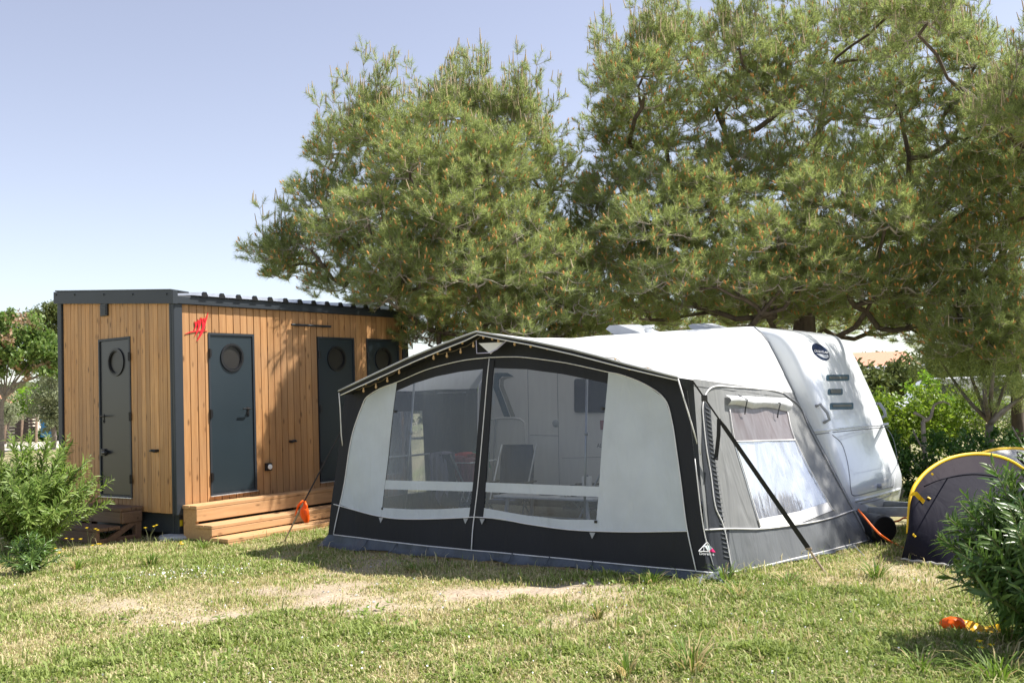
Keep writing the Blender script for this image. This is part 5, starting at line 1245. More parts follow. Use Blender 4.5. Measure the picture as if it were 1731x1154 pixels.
P2 = [(1105, 88, 42, 40, 1), (1040, 140, 30, 35, .8), (1090, 160, 70, 70, .5), (1160, 90, 50, 60, .8), (1245, 85, 60, 60, 1), (1330, 90, 60, 60, .7), (1430, 70, 70, 60, 1), (1500, 30, 60, 50, 1), (1560, 70, 70, 70, 1), (1640, 110, 60, 60, .8, 15.4), (1705, 190, 60, 55, 1, 15), (1775, 215, 70, 70, .3, 14.4),
      (1035, 240, 55, 65, .2), (1120, 250, 85, 75), (1220, 190, 90, 80), (1320, 180, 90, 80, .2), (1420, 180, 90, 80), (1520, 180, 90, 80, .2), (1620, 220, 85, 75, .2, 15.4), (1720, 260, 85, 80, .2, 14.6),
      (1050, 330, 60, 60), (1140, 345, 85, 70), (1240, 310, 90, 75), (1340, 310, 95, 80), (1440, 310, 95, 80), (1540, 310, 95, 80), (1640, 330, 90, 75, 0, 15), (1740, 360, 90, 80, 0, 14.6),
      (1060, 430, 70, 55), (1150, 440, 85, 55), (1250, 430, 90, 60), (1350, 430, 95, 60), (1450, 430, 95, 60), (1550, 430, 95, 60), (1650, 440, 90, 60, 0, 15),
      (1060, 505, 70, 38), (1150, 515, 80, 34), (1250, 515, 80, 34), (1350, 525, 80, 36), (1560, 530, 85, 40), (1650, 545, 85, 42, 0, 15), (1740, 560, 85, 45, 0, 14.8), (1640, 590, 70, 26, 0, 15), (1720, 600, 60, 26, 0, 14.8),
      (1100, 400, 90, 60, 0, 15.2), (1200, 360, 80, 60, 0, 15.6), (1310, 410, 80, 50, 0, 14.9), (1400, 350, 80, 60, 0, 15.4), (1500, 390, 90, 60, 0, 14.8), (1590, 370, 80, 60, 0, 15.8), (1700, 410, 90, 60, 0, 15.2),
      (1130, 480, 90, 45, 0, 15.3), (1230, 480, 90, 45, 0, 15.2), (1330, 490, 90, 45, 0, 15.2), (1430, 485, 90, 45, 0, 15.3), (1530, 490, 90, 45, 0, 15.3), (1630, 495, 90, 45, 0, 15.4), (1730, 510, 90, 45, 0, 15.6),
      (1300, 535, 80, 28, 0, 17.6), (1400, 545, 80, 30, 0, 18.5), (1490, 545, 70, 30, 0, 19), (1180, 538, 80, 22, 0, 18.6), (1080, 538, 70, 26, 0, 18.6), (1580, 575, 80, 26, 0, 18), (1690, 590, 80, 32, 0, 16.5), (1000, 540, 60, 40, 0, 19.6),
      (1560, 60, 70, 60, 1, 12.8), (1700, 200, 55, 50, 1, 12.4), (1885, 30, 110, 80, 0, 11.8), (1840, 190, 100, 80, 0, 11.8), (1930, 270, 110, 90, 0, 12), (1930, 90, 110, 90, 0, 11.8), (1940, -100, 120, 80, 0, 11.6),
      (1800, 200, 80, 60, 0, 12), (1370, 470, 80, 50, 0, 15.0), (1290, 500, 80, 40, 0, 16), (1060, 560, 70, 24, 0, 20), (1160, 556, 80, 22, 0, 20.5), (1260, 556, 80, 22, 0, 20.5), (1360, 556, 80, 24, 0, 20.5), (1010, 575, 60, 26, 0, 20.5), (1480, 505, 90, 40, 0, 16), (1560, 545, 80, 36, 0, 16.5), (1650, 560, 80, 36, 0, 16.2), (1725, 560, 80, 46, 0, 15.8), (1600, 470, 90, 50, 0, 15.4)]
pine('pine_tree', 'huge spreading pine full of orange cones towering over the caravan', (5.0, 17.8, 0), dep(1400, 110, 17.8), .24, lobes_jit(P2, 17.4, 1.7, 8), 9, .32, 1.2)

def oleander(name, label, base, rad, height, n_stem, seed, m_, leaf=.13, lean=(0, 0), young=.2, dens_=1.0):
    """many arching canes from the base, whorls of lance leaves up each"""
    rg = np.random.default_rng(seed); T = empty(name, base, 0, label, 'shrub'); base = np.array(base, float)
    Lb, Ld, Ln, Ll, Lw = [], [], [], [], []; sm_ = MB(); sm_.smooth = True
    for i in range(n_stem):
        a = rg.random() * 6.283; rr = rad * rg.random() ** .55; h = height * (1 - .45 * (rr / rad) ** 2) * (.62 + .45 * rg.random() ** 1.3); 
        p0 = np.array([.22 * rr * math.cos(a), .22 * rr * math.sin(a), 0]); p3 = np.array([rr * math.cos(a) + lean[0] * h, rr * math.sin(a) + lean[1] * h, h]); p1 = p0 + np.array([0, 0, h * .5]); 
        P = [p0 * (1 - t) ** 2 + 2 * p1 * t * (1 - t) + p3 * t ** 2 for t in np.linspace(0, 1, 8)]
        sm_.tube([tuple(q) for q in P], [.010 * (1 - .7 * k / 7) for k in range(8)], 5)
        nw = int((10 + h * 13) * dens_)
        for w in range(nw):
            t = .22 + .78 * (w / nw) ** .8; q = p0 * (1 - t) ** 2 + 2 * p1 * t * (1 - t) + p3 * t ** 2; ax = 2 * (p1 - p0) * (1 - t) + 2 * (p3 - p1) * t; ax = ax / (np.linalg.norm(ax) + 1e-9)
            ph = rg.random() * 6.28; U, W = frames(ax[None]); 
            for k in range(3):
                b_ = ph + k * 2.094; rdir = U[0] * math.cos(b_) + W[0] * math.sin(b_); el = .45 + .75 * t + .25 * rg.normal()
                d = rdir + ax * el + rg.normal(size=3) * .12; Lb.append(q); Ld.append(d); Ln.append(ax + rg.normal(size=3) * .15); Ll.append(leaf * (.65 + .5 * rg.random()) * (1 - .35 * (t > .93))); Lw.append(.15 + .04 * rg.random())
    Ll = np.array(Ll); V, F = leaves_np(np.array(Lb), np.array(Ld), np.array(Ln), Ll, Ll * np.array(Lw), .1 + .45 * rg.random(len(Ll)), rg)
    sm_.build('stems', M['stem'], T); o = bigmesh('foliage', V, F, M[m_], T); return T
def leafy(name, label, cat, base, blobs, n, size, m_, seed, trunk=None, asp=1.9, shell=.5, m2=None, frac2=.0, limbs=True, bark='bark_grey', group=None):
    """broadleaf crown: leaf clumps at blob surfaces, trunk and limbs; blobs = (dx,dy,dz,rx,ry,rz)"""
    rg = np.random.default_rng(seed); T = empty(name, base, 0, label, cat, group); B = np.array(blobs, float); vol = (B[:, 3] * B[:, 4] * B[:, 5]) ** .66; pr_ = vol / vol.sum()
    # clumps inside blobs
    nc = max(20, n // 55); bi = rg.choice(len(B), nc, p=pr_); d = unit(rg.normal(size=(nc, 3))); r_ = rg.random(nc) ** shell; C0 = B[bi, :3] + d * r_[:, None] * B[bi, 3:]
    cs = np.clip(B[bi, 3:].min(1) * .32, .08, 1.2)
    ci = rg.integers(0, nc, n); C = C0[ci] + rg.normal(size=(n, 3)) * (cs[ci] * .5)[:, None]
    V, F = simple_leaves(C, size, rg, asp); mi = np.zeros(n, int)
    if m2: mi = ((rg.random(nc) < frac2)[ci] & (rg.random(n) < .8)).astype(int)
    bigmesh('crown', V, F, [M[m_]] + ([M[m2]] if m2 else []), T, mi=mi)
    if trunk:
        tb = MB(); tb.smooth = True
        for i_, (pts, r0, r1) in enumerate(trunk):
            poly_tube(tb, dens([Vector(p) for p in pts], 4), r0, r1, 8)
            if not limbs and i_ < len(trunk) - 1: tb.build('stem', M[bark], T); tb = MB(); tb.smooth = True
        if limbs:
            for b_ in B[:14]:
                s_ = Vector(trunk[0][0][-1]); e_ = Vector(b_[:3]); tb.tube(dens([s_, s_.lerp(e_, .5) + Vector((0, 0, .08)), e_], 3), [trunk[0][2] * .5 * (1 - .75 * k / 6) for k in range(7)], 6)
        tb.build('trunk' if limbs else 'stem', M[bark], T)
    return T
# near shrubs
lbs = Vector(onz(62, 935)); oleander('oleander', 'dense oleander bush in the lower left beside the dark side steps', (lbs.x - .15, lbs.y + .15, 0), 1.02, 1.52, 150, 21, 'oleander', .135)
oleander('oleander', 'small low oleander sprout at the foot of the big left bush', Vector(onz(50, 968)), .42, .42, 26, 23, 'oleander_dark', .11)
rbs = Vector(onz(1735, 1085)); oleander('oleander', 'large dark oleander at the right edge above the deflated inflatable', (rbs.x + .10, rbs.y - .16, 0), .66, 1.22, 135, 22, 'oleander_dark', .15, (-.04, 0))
# hedge and shrubs behind the pop-up tents
hb = Vector(dep(1640, 700, 14.6)); hb.z = 0
rh = np.random.default_rng(4)
leafy('hedge', 'dark clipped hedge running behind the pop-up tents', 'hedge', (7.2, 14.8, 0), [(x, .2 * math.sin(x * 3), z, .5, .5, .30) for x in np.arange(-3.6, 4.2, .5) for z in (.28, .66)], 26000, .085, 'hedge', 31, [([(x, 0, 0), (x + .1, 0, .5), (x - .05, .1, 1.0)], .03, .012) for x in np.arange(-3.4, 4.2, .75)], 2.6, .4, limbs=False)
leafy('shrub', 'bright green leafy shrub rising behind the dark hedge next to the caravan nose', 'shrub', (7.6, 19.2, 0), [(-.9, 0, 1.1, .7, .6, .6), (0, .1, 1.15, .8, .6, .5), (.8, 0, 1.1, .7, .6, .5), (-.3, 0, .7, 1.4, .7, .6)], 11000, .085, 'shrub_bright', 32, [([(0, 0, 0), (.05, 0, .5), (0, 0, 1.)], .04, .015)], 1.9, .45)
leafy('shrub', 'olive tinted loose shrub under the small multi stem pine', 'shrub', (10.2, 19.2, 0), [(-.9, 0, 1.0, .7, .6, .5), (0, .1, 1.0, .8, .6, .5), (.9, 0, 1.0, .8, .6, .5), (1.9, 0, 1.1, .8, .6, .5), (0, 0, .6, 1.8, .7, .5)], 12000, .07, 'olive', 33, [([(0, 0, 0), (.05, 0, .5), (0, 0, 1.)], .04, .015)], 2.4, .45, m2='shrub_bright', frac2=.45)
leafy('shrub', 'tall upright lime green shrub in front of the white van', 'shrub', W3(1572, 720, 21) * [1, 1, 0], [(0, 0, 1.2, .45, .4, .75), (.15, 0, .8, .6, .5, .6)], 5000, .10, 'lime', 34, [([(0, 0, 0), (.02, 0, .6), (0, 0, 1.2)], .03, .01)], 2.2, .5)
tb = MB(); tb.smooth = True; bb = Vector(W3(1580, 720, 15.6)); bb.z = 0
# bare bent branch
for px_, r_ in (([(1560, 712), (1572, 706), (1577, 690), (1581, 683), (1594, 679), (1606, 683)], .035), ([(1545, 697), (1560, 705), (1568, 712)], .03)):
    poly_tube(tb, dens([Vector(W3(a, b_, 15.8)) - bb for a, b_ in px_], 4), r_, r_ * .35, 7)
poly_tube(tb, dens([Vector(W3(1560, 712, 15.8)) - bb, Vector(W3(1562, 745, 15.8)) - bb, Vector((W3(1566, 800, 15.8) - np.array(bb))[:2].tolist() + [-.02])], 4), .035, .04, 7)
tag(tb.build('bare_branch', M['twig'], loc=bb), 'bare bent grey branch poking out of the dark hedge', 'branch')
# small pine with many stems
sp0 = W3(1672, 800, 15.6); sp0[2] = 0
def stemtree():
    T = empty('small_pine', sp0, 0, 'small young pine fanning into many stems, right of the white van', 'pine tree'); mb = MB(); mb.smooth = True; ends = []
    for a in ([(1672, 712), (1640, 680), (1610, 640), (1590, 610)], [(1672, 712), (1655, 670), (1640, 630), (1636, 590)], [(1672, 712), (1664, 660), (1666, 610), (1668, 560)], [(1673, 712), (1676, 660), (1682, 610), (1690, 565)], [(1674, 712), (1684, 690), (1700, 650), (1722, 600)], [(1675, 714), (1700, 690), (1735, 668), (1790, 645)], [(1675, 714), (1710, 685), (1750, 655), (1800, 620)]):
        P = [Vector(W3(x, y, 15.6 + .5 * math.sin(x))) - Vector(sp0) for x, y in a]; poly_tube(mb, dens(P, 5), .045, .012, 7); ends.append(P)
    poly_tube(mb, [(0, 0, 0), (.02, 0, .5), tuple(Vector(W3(1673, 716, 15.6)) - Vector(sp0))], .085, .06, 10); mb.build('trunk', M['bark_grey'], T)
    rg = np.random.default_rng(6); C = []
    for P in ends:
        for k in range(55):
            t = 1.25 + rg.random() * 1.75; i = min(2, int(t)); c = np.array(P[i].lerp(P[i + 1], t - i)); C.append(c + rg.normal(size=3) * np.array([.28, .35, .14]) + [0, 0, .08])
    C = np.array(C); k = len(C); NN = 46; nb = C[:, None] + rg.normal(size=(k, NN, 3)) * .045; nd = rg.normal(size=(k, NN, 3)) + np.array([0, 0, .6])
    V, F = needles_np(nb.reshape(-1, 3), nd.reshape(-1, 3), .075 + .05 * rg.random(k * NN), np.full(k * NN, .0085), rg); bigmesh('crown', V, F, M['needle'], T)
stemtree()
tb = MB(); tb.smooth = True; q = W3(1726, 800, 16.5); q[2] = 0; tb.tube([(0, 0, -.05), (.02, 0, .5), (.0, 0, 1.0), (.05, .05, 1.9), (.3, .3, 4.9)], [.13, .11, .10, .09, .05], 12)
o = empty('leaning_trunk', q, 0, 'reddish brown tree at the right frame edge behind the hedge', 'tree'); tb.build('trunk', M['bark'], o)
rg = np.random.default_rng(77); C = np.array([.6, .6, 5.6]) + unit(rg.normal(size=(900, 3))) * (rg.random(900) ** .4)[:, None] * np.array([1.2, 1.0, .8]); V, F = needles_np(np.repeat(C, 30, 0) + rg.normal(size=(27000, 3)) * .05, rg.normal(size=(27000, 3)) + [0, 0, .4], .08 + .04 * rg.random(27000), np.full(27000, .009), rg); bigmesh('crown', V, F, M['needle'], o)

# background at the left
tb_ = lambda px, py, Y: W3(px, py, Y)
def gbase(px, Y): q = W3(px, 700, Y); q[2] = 0; return q
a0 = gbase(2, 40); q = lambda px, py, Y=40: tuple(Vector(W3(px, py, Y)) - Vector(a0))
leafy('broadleaf_tree', 'broad tree with rusty seed clusters and bare pinkish twigs at the left edge', 'tree', a0,
      [(*q(20, 560), 1.3, 1.1, .9), (*q(55, 590), 1.2, 1.0, .8), (*q(85, 600), .8, .8, .7), (*q(-10, 590), 1.3, 1.1, 1.), (*q(-40, 560), 1.5, 1.1, 1.1), (*q(30, 610), 1.0, .9, .6), (*q(-60, 620), 1.3, 1.1, .9), (*q(5, 540), 1., 1., .5), (*q(80, 625), .8, .8, .5)],
      15000, .17, 'albizia', 41, [([(0, 0, 0), q(2, 690), q(8, 672)], .13, .075), ([q(8, 672), q(22, 650), q(48, 615)], .08, .03), ([q(8, 672), q(-10, 640), q(-20, 600)], .08, .03), ([q(22, 650), q(55, 640), q(85, 625)], .06, .02)], 1.6, .5, m2='seedpod', frac2=.16)
a1 = gbase(88, 46); q1 = lambda px, py: tuple(Vector(W3(px, py, 46)) - Vector(a1))
leafy('olive_tree', 'silvery olive tree beside the left edge of the timber cabin', 'tree', a1, [(*q1(90, 640), 1.1, 1., 1.0), (*q1(75, 680), .9, .9, .9), (*q1(100, 690), 1.1, 1., 1.2), (*q1(85, 715), .8, .8, .6), (*q1(95, 610), .8, .8, .7)], 9000, .15, 'olive', 42, [([(0, 0, 0), (.1, 0, .6), (0, 0, 1.2)], .16, .1)], 3.0, .5)
a1b = gbase(14, 50); q1b = lambda px, py: tuple(Vector(W3(px, py, 50)) - Vector(a1b))
leafy('olive_tree', 'small silvery olive tree in front of the slatted fence at far left', 'tree', a1b, [(*q1b(14, 680), .8, .8, .8), (*q1b(18, 700), .6, .6, .5), (*q1b(5, 695), .7, .7, .6)], 3500, .14, 'olive', 47, [([(0, 0, 0), (.05, 0, .5), (0, 0, .9)], .1, .06)], 3.0, .5)
a2 = gbase(85, 105); q2 = lambda px, py: tuple(Vector(W3(px, py, 105)) - Vector(a2))
leafy('stone_pine', 'rounded olive green pine on the skyline behind the cabin', 'pine tree', a2, [(*q2(75, 535), 2.6, 2.4, 1.5), (*q2(97, 522), 2.2, 2.2, 1.2), (*q2(88, 530), 2.2, 2.2, 1.4), (*q2(60, 570), 2.6, 2.4, 2.), (*q2(90, 575), 2.6, 2.4, 2.), (*q2(120, 545), 2.6, 2.4, 2.), (*q2(50, 548), 1.6, 1.6, 1.2), (*q2(75, 610), 3., 2.4, 2.)], 16000, .32, 'far_green', 43, [([(0, 0, 0), (.3, 0, 3), (0, 0, 6)], .35, .2)], 2.5, .55)
a3 = gbase(55, 58); q3 = lambda px, py: tuple(Vector(W3(px, py, 58)) - Vector(a3))
leafy('shrub', 'bright green shrub in front of the tiled porch at far left', 'shrub', a3, [(*q3(52, 672), 1.0, .8, .8), (*q3(40, 678), .7, .7, .6), (*q3(48, 690), .8, .8, .5)], 3000, .22, 'lime', 44, [([(0, 0, 0), (0, 0, .7)], .06, .04)], 1.8, .5)
leafy('shrub', 'low dark green shrub at the road edge beside the cabin', 'shrub', gbase(82, 59), [(0, 0, .4, 1.3, .6, .5), (1., 0, .4, 1., .6, .45)], 3000, .18, 'hedge', 45, [([(0, 0, 0), (0, 0, .3)], .06, .04)], 1.8, .5)
# slatted fence
fl_ = gbase(-30, 56); fr_ = gbase(63, 56); fx = Vector(fr_ - fl_); fn = empty('slatted_fence', fl_, 0, 'dark horizontal slat fence with leaning posts at far left', 'fence')
mb = MB()
for k in range(8): z = .12 + k * .18; mb.box((0, -.02, z), (fx.x, .02, z + .11))
mb.build('slat_panel', M['slat'], fn)
for t_ in (.02, .42, .72, .98): mb = MB(); mb.tube([(fx.x * t_, -.05, -.05), (fx.x * t_ + .06, -.05, 1.6)], .07, 8); mb.build('post', M['post_wood'], fn)
tp = gbase(68, 55); mb = MB(); mb.smooth = True; mb.grid([[(x * .14 + .03 * math.sin(z), .06 * math.sin(x * 2 + z * 3), .35 + z * .22) for x in range(6)] for z in range(6)]); tag(mb.build('tarpaulin', M['tarp'], loc=tp), 'bright blue tarpaulin hanging at the end of the slatted fence', 'tarpaulin')
# porch with tiled roof
hp_ = gbase(20, 66); hs_ = empty('tiled_porch', hp_, 0, 'small building with terracotta roof behind the slatted fence', 'house')
mb = MB(); mb.box((-3.5, 0, 0), (1.3, 3, 2.2)); mb.build('wall', M['render_wall'], hs_)
mb = MB(); mb.add([(-3.8, -.5, 2.15), (1.7, -.5, 2.15), (1.4, 1.5, 3.1), (-3.5, 1.5, 3.1), (-3.8, -.5, 2.05), (1.7, -.5, 2.05), (1.4, 1.5, 3.0), (-3.5, 1.5, 3.0)], [(0, 1, 2, 3), (7, 6, 5, 4), (0, 4, 5, 1), (1, 5, 6, 2), (2, 6, 7, 3), (3, 7, 4, 0)]); mb.build('roof', M['tile'], hs_)
mb = MB(); mb.box((.2, -.02, 0), (1.1, -.005, 2.0)); mb.build('door', M['slat'], hs_)
mb = MB(); mb.tube([(1.5, -.4, 0), (1.5, -.4, 2.06)], .09, 8); mb.build('post', M['post_wood'], hs_)
# a little car builder for the vehicles glimpsed far off
def far_car(name, loc_, rz, label, cat, paint, L_=4.3, W_=1.75, Hh=1.45, van=False):
    T = empty(name, loc_, rz, label, cat); h2 = L_ / 2
    if van: sidep = [(-h2, .35), (-h2, Hh * .93), (-h2 + .12, Hh), (h2 - 1.5, Hh), (h2 - 1.1, Hh * .95), (h2 - .45, Hh * .58), (h2 - .05, Hh * .48), (h2, .35)]
    else: sidep = [(-h2, .35), (-h2 + .02, .85), (-h2 + .25, .95), (-h2 + .75, Hh - .03), (-.5, Hh), (.35, Hh - .05), (1.05, .95), (h2 - .2, .80), (h2, .6), (h2, .35)]
    mb = MB(); mb.prism([tuple(p) for p in sidep], 'y', -W_ / 2, W_ / 2); b_ = mb.build('body', M[paint], T); bevel(b_, .09, 3)
    for sy in (-1, 1):
        mb = MB(); y0 = sy * (W_ / 2 + .004); y1 = sy * (W_ / 2 - .02)
        if van:
            for q_, (x0_, x1_) in enumerate(((-h2 + .35, -h2 + 1.25), (-h2 + 1.5, -h2 + 2.4), (h2 - 1.95, h2 - 1.05))):
                if q_: mb.build('side_window', M['win_black'], T); mb = MB()
                mb.prism([(x0_, Hh * .62), (x1_, Hh * .62), (x1_ - .08, Hh * .88), (x0_ + .06, Hh * .88)], 'y', y0, y1)
        else: mb.prism([(-h2 + .75, .97), (.9, .97), (.33, Hh - .12), (-.5, Hh - .08), (-h2 + .95, Hh - .12)], 'y', y0, y1)
        mb.build('side_window', M['win_black'], T)
        for x in (-h2 + .8, h2 - .85):
            mb = MB(); mb.smooth = True; mb.lathe([(.1, 0), (.29, 0), (.31, .03), (.31, .17), (.29, .2), (.1, .2)], 20, (x, sy * (W_ / 2 - .08) + .1, .31), 'y'); mb.build('wheel', M['tyre'], T)
        mb = MB(); mb.bbox((-h2 - .015, sy * (W_ / 2 - .16) - .12, .72), (-h2 + .08, sy * (W_ / 2 - .16) + .12, .88), .02); mb.build('tail_light', M['tail'], T)
    return T
far_car('red_car', W3(93, 700, 60) * [1, 1, 0] + [2.1, 0, 0], R(180), 'red car on the pale road, only its end showing beside the cabin', 'car', 'car_red')
# background at the right
far_car('parked_van', W3(1640, 650, 34) * [1, 1, 0], R(172), 'white van with dark windows parked beyond the hedge', 'van', 'van_white', 5.2, 1.9, 1.82, True)
far_car('parked_car', W3(1503, 650, 44) * [1, 1, 0] + [.6, 0, 0], R(40), 'dark blue car parked in front of the white motorhome', 'car', 'car_blue', 4.2, 1.7, 1.5)
mh = W3(1490, 650, 52) * [1, 1, 0]; T = empty('motorhome', mh, R(-8), 'white motorhome with dark windows under the terracotta roof', 'motorhome')
mb = MB(); mb.prism([(-3, .4), (-3, 2.3), (-2.7, 2.55), (2.2, 2.6), (2.7, 2.2), (2.9, 1.5), (3.5, 1.1), (3.6, .4)], 'y', -1.1, 1.1); b_ = mb.build('body', M['van_white'], T); bevel(b_, .1, 3)
for x0_, x1_ in ((-2.6, -1.5), (-1.1, -.1), (.4, 1.5)): mb = MB(); mb.box((x0_, -1.106, 1.45), (x1_, -1.08, 2.1)); mb.build('window', M['win_black'], T)
for x in (-2, 2.4): mb = MB(); mb.smooth = True; mb.lathe([(.1, 0), (.30, 0), (.32, .03), (.32, .17), (.3, .2), (.1, .2)], 20, (x, -.98, .32), 'y'); mb.build('wheel', M['tyre'], T)
hh = W3(1500, 650, 68) * [1, 1, 0]; T = empty('tiled_house', hh, R(6), 'cream house with terracotta tiled roof far behind the motorhome', 'house')
mb = MB(); mb.box((-1.2, 0, 0), (2.2, 5, 2.6)); mb.build('wall', M['render_wall'], T)
mb = MB(); mb.add([(-1.6, -.6, 2.5), (2.7, -.6, 2.5), (2.7, 2.5, 3.9), (-1.6, 2.5, 3.9), (2.7, 5.6, 2.5), (-1.6, 5.6, 2.5)], [(0, 1, 2, 3), (3, 2, 4, 5)]); mb.add([(-1.6, -.6, 2.4), (2.7, -.6, 2.4), (2.7, -.6, 2.49), (-1.6, -.6, 2.49)], [(0, 1, 2, 3)]); mb.build('roof', M['tile'], T)
mb = MB(); mb.box((-.6, -.03, .9), (.6, -.005, 2.1)); mb.build('window', M['win_black'], T)
for i, (px, Y, h, r_, lab) in enumerate(((1545, 40, 3.2, 1.6, 'dark round pine between the motorhome and the white van'), (1460, 33, 2.6, .9, 'narrow dark green tree beside the caravan nose far back'), (1650, 55, 5, 3., 'wide dark pine standing beyond the white van'), (1760, 48, 5, 3., 'tall dark pine beyond the right frame edge'), (1300, 46, 5, 3.2, 'dark pine far behind the caravan roof'), (1120, 50, 4.4, 3., 'grey green pine far behind the awning roof'), (950, 48, 4., 2.6, 'mid green tree far behind the awning peak'), (760, 44, 3.6, 2.2, 'mid green tree far behind the cabin end'), (640, 50, 3.4, 2.4, 'olive green tree hidden behind the timber cabin'))):
    leafy('background_pine', lab, 'tree', gbase(px, Y), [(0, 0, h * .62, r_, r_ * .8, h * .3), (-r_ * .5, 0, h * .5, r_ * .7, r_ * .7, h * .25), (r_ * .5, 0, h * .55, r_ * .7, r_ * .7, h * .25), (0, 0, h * .3, r_ * .9, r_ * .7, h * .25)], 7000, .22, 'far_green', 60 + i, [([(0, 0, 0), (.05, 0, h * .3), (0, 0, h * .5)], .14, .08)], 2.4, .5, group='trees far behind the site')
# far wood closing the horizon
rg = np.random.default_rng(90); n_ = 60000; xx = rg.uniform(-160, 190, n_); C = np.stack([xx, 120 + rg.random(n_) * 20 + 10 * np.sin(xx * .03), rg.random(n_) ** .8 * (4.2 + 1.6 * fbm(xx * .12 + 50, xx * 0 + 3.3))], 1)
V, F = simple_leaves(C, 1.5, rg, 1.5); fwd = bigmesh('far_wood', V, F, M['far_green']); tag(fwd, 'dark belt of woodland along the horizon', 'wood', kind='stuff')

# ------------------------------------------------------------------ lawn: grass blades, weeds, flowers
rg = np.random.default_rng(2)
def scatter(n, x0, x1, y0, y1): return rg.uniform(x0, x1, n), rg.uniform(y0, y1, n)
NB = 820000
yy = 5.2 + (14.5 - 5.2) * rg.random(NB) ** 1.35; half = .60 * yy + 2.2; xx = rg.uniform(-1, 1, NB) * half
keep = np.ones(NB, bool)
def local_aw(x, y): qx = (x - AWO[0]) * dv[0] + (y - AWO[1]) * dv[1]; qy = (x - AWO[0]) * nv[0] + (y - AWO[1]) * nv[1]; return qx, qy
ax_, ay_ = local_aw(xx, yy); keep &= ~((ay_ > -.13) & (ax_ > -2.6) & (ax_ < 2.35 + .26 * np.clip(ay_, 0, 3)) & (ay_ < 5.4))
cx_ = (xx - CC[0]) * e1[0] + (yy - CC[1]) * e1[1]; cy_ = (xx - CC[0]) * e2[0] + (yy - CC[1]) * e2[1]; keep &= ~((cx_ > .05) & (cx_ < XR) & (cy_ > -.9) & (cy_ < YB))
s_ = soil_mask(xx, yy); g_ = green_mask(xx, yy); keep &= rg.random(NB) > s_ * 1.25; keep &= rg.random(NB) < .55 + .45 * g_
xx, yy, s_, g_ = xx[keep], yy[keep], s_[keep], g_[keep]; n_ = len(xx)
tall = rg.random(n_); tuft = np.clip((fbm(xx * 3.1 + 70, yy * 3.1 + 20, 3) - .52) * 5, 0, 1)
hgt = (.019 + .030 * rg.random(n_)) * (.7 + .55 * g_) * (1 - .5 * s_) + tuft * .045 * rg.random(n_) + (tall > .985) * .13 * rg.random(n_)
near_edge = np.exp(-(np.minimum(np.abs(ay_[keep] + .12), 1) / .12) ** 2) * (ax_[keep] > -2.6) * (ax_[keep] < 2.6); hgt += near_edge * .035 * (rg.random(n_) > .55) * rg.random(n_)
wid = (.0032 + .0028 * rg.random(n_)) * (1 + .4 * g_)
yaw = rg.random(n_) * 6.28; lean = (.25 + .75 * rg.random(n_)); dxy = np.stack([np.cos(yaw), np.sin(yaw)], 1)
b0 = np.stack([xx, yy, bump_z(xx, yy) - .006], 1); S_ = np.stack([-np.sin(yaw), np.cos(yaw), np.zeros(n_)], 1) * wid[:, None]
mid = b0 + np.concatenate([dxy * (hgt * lean * .3)[:, None], (hgt * .6)[:, None]], 1); tip = b0 + np.concatenate([dxy * (hgt * lean * .95)[:, None], (hgt * (1 - .35 * lean))[:, None]], 1)
V = np.stack([b0 - S_, b0 + S_, mid + S_ * .75, mid - S_ * .75, tip], 1).reshape(-1, 3)
k5 = (np.arange(n_) * 5)[:, None]; F = np.concatenate([k5 + [[0, 1, 2]], k5 + [[0, 2, 3]], k5 + [[3, 2, 4]]], 0)
dry = rg.random(n_) > (.30 + .50 * g_ + .2 * tuft)
cg = np.array([.175, .235, .055]) + rg.random((n_, 1)) * np.array([.15, .15, .06]); cd = np.array([.38, .33, .17]) + rg.random((n_, 1)) * np.array([.24, .22, .15])
cc = np.where(dry[:, None], cd, cg); cc = np.concatenate([cc, np.ones((n_, 1))], 1)
gr = bigmesh('grass', V, F, M['blade'], attr=np.repeat(cc, 5, 0)); tag(gr, 'patchy short grass, part green and part dried to straw', 'grass', kind='stuff')
# taller wild tufts: countable clumps of long blades
def tuft_obj(x, y, h, nbl, spread, label, seed, green=.7):
    r2 = np.random.default_rng(seed); T = None; k = nbl; a = r2.random(k) * 6.28; r_ = spread * r2.random(k) ** .7; b0 = np.stack([r_ * np.cos(a) * .4, r_ * np.sin(a) * .4, np.zeros(k) - .005], 1)
    hh_ = h * (.45 + .6 * r2.random(k)); out = np.stack([np.cos(a), np.sin(a)], 1) * (r_ * 1.2)[:, None] + r2.normal(size=(k, 2)) * spread * .25
    S_ = np.stack([-np.sin(a), np.cos(a), a * 0], 1) * (.0035 + .003 * r2.random(k))[:, None]
    m1 = b0 + np.concatenate([out * .3, (hh_ * .6)[:, None]], 1); m2 = b0 + np.concatenate([out * .7, (hh_ * .93)[:, None]], 1); tp_ = b0 + np.concatenate([out * 1.25, (hh_ * (1.0 - .15 * r2.random(k)))[:, None]], 1)
    V = np.stack([b0 - S_, b0 + S_, m1 + S_, m1 - S_, m2 + S_ * .6, m2 - S_ * .6, tp_], 1).reshape(-1, 3); kk = (np.arange(k) * 7)[:, None]
    F = np.concatenate([kk + [[0, 1, 2]], kk + [[0, 2, 3]], kk + [[3, 2, 4]], kk + [[3, 4, 5]], kk + [[5, 4, 6]]], 0)
    dr = r2.random(k) > green; c = np.where(dr[:, None], np.array([.42, .34, .17]), np.array([.12, .19, .035])) * (.8 + .5 * r2.random((k, 1))); c = np.concatenate([c, np.ones((k, 1))], 1)
    o = bigmesh('grass_tuft', V, F, M['blade'], attr=np.repeat(c, 7, 0), loc=(x, y, float(bump_z(np.array([x]), np.array([y]))[0]))); return tag(o, label, 'grass tuft', 'wild grass tufts')
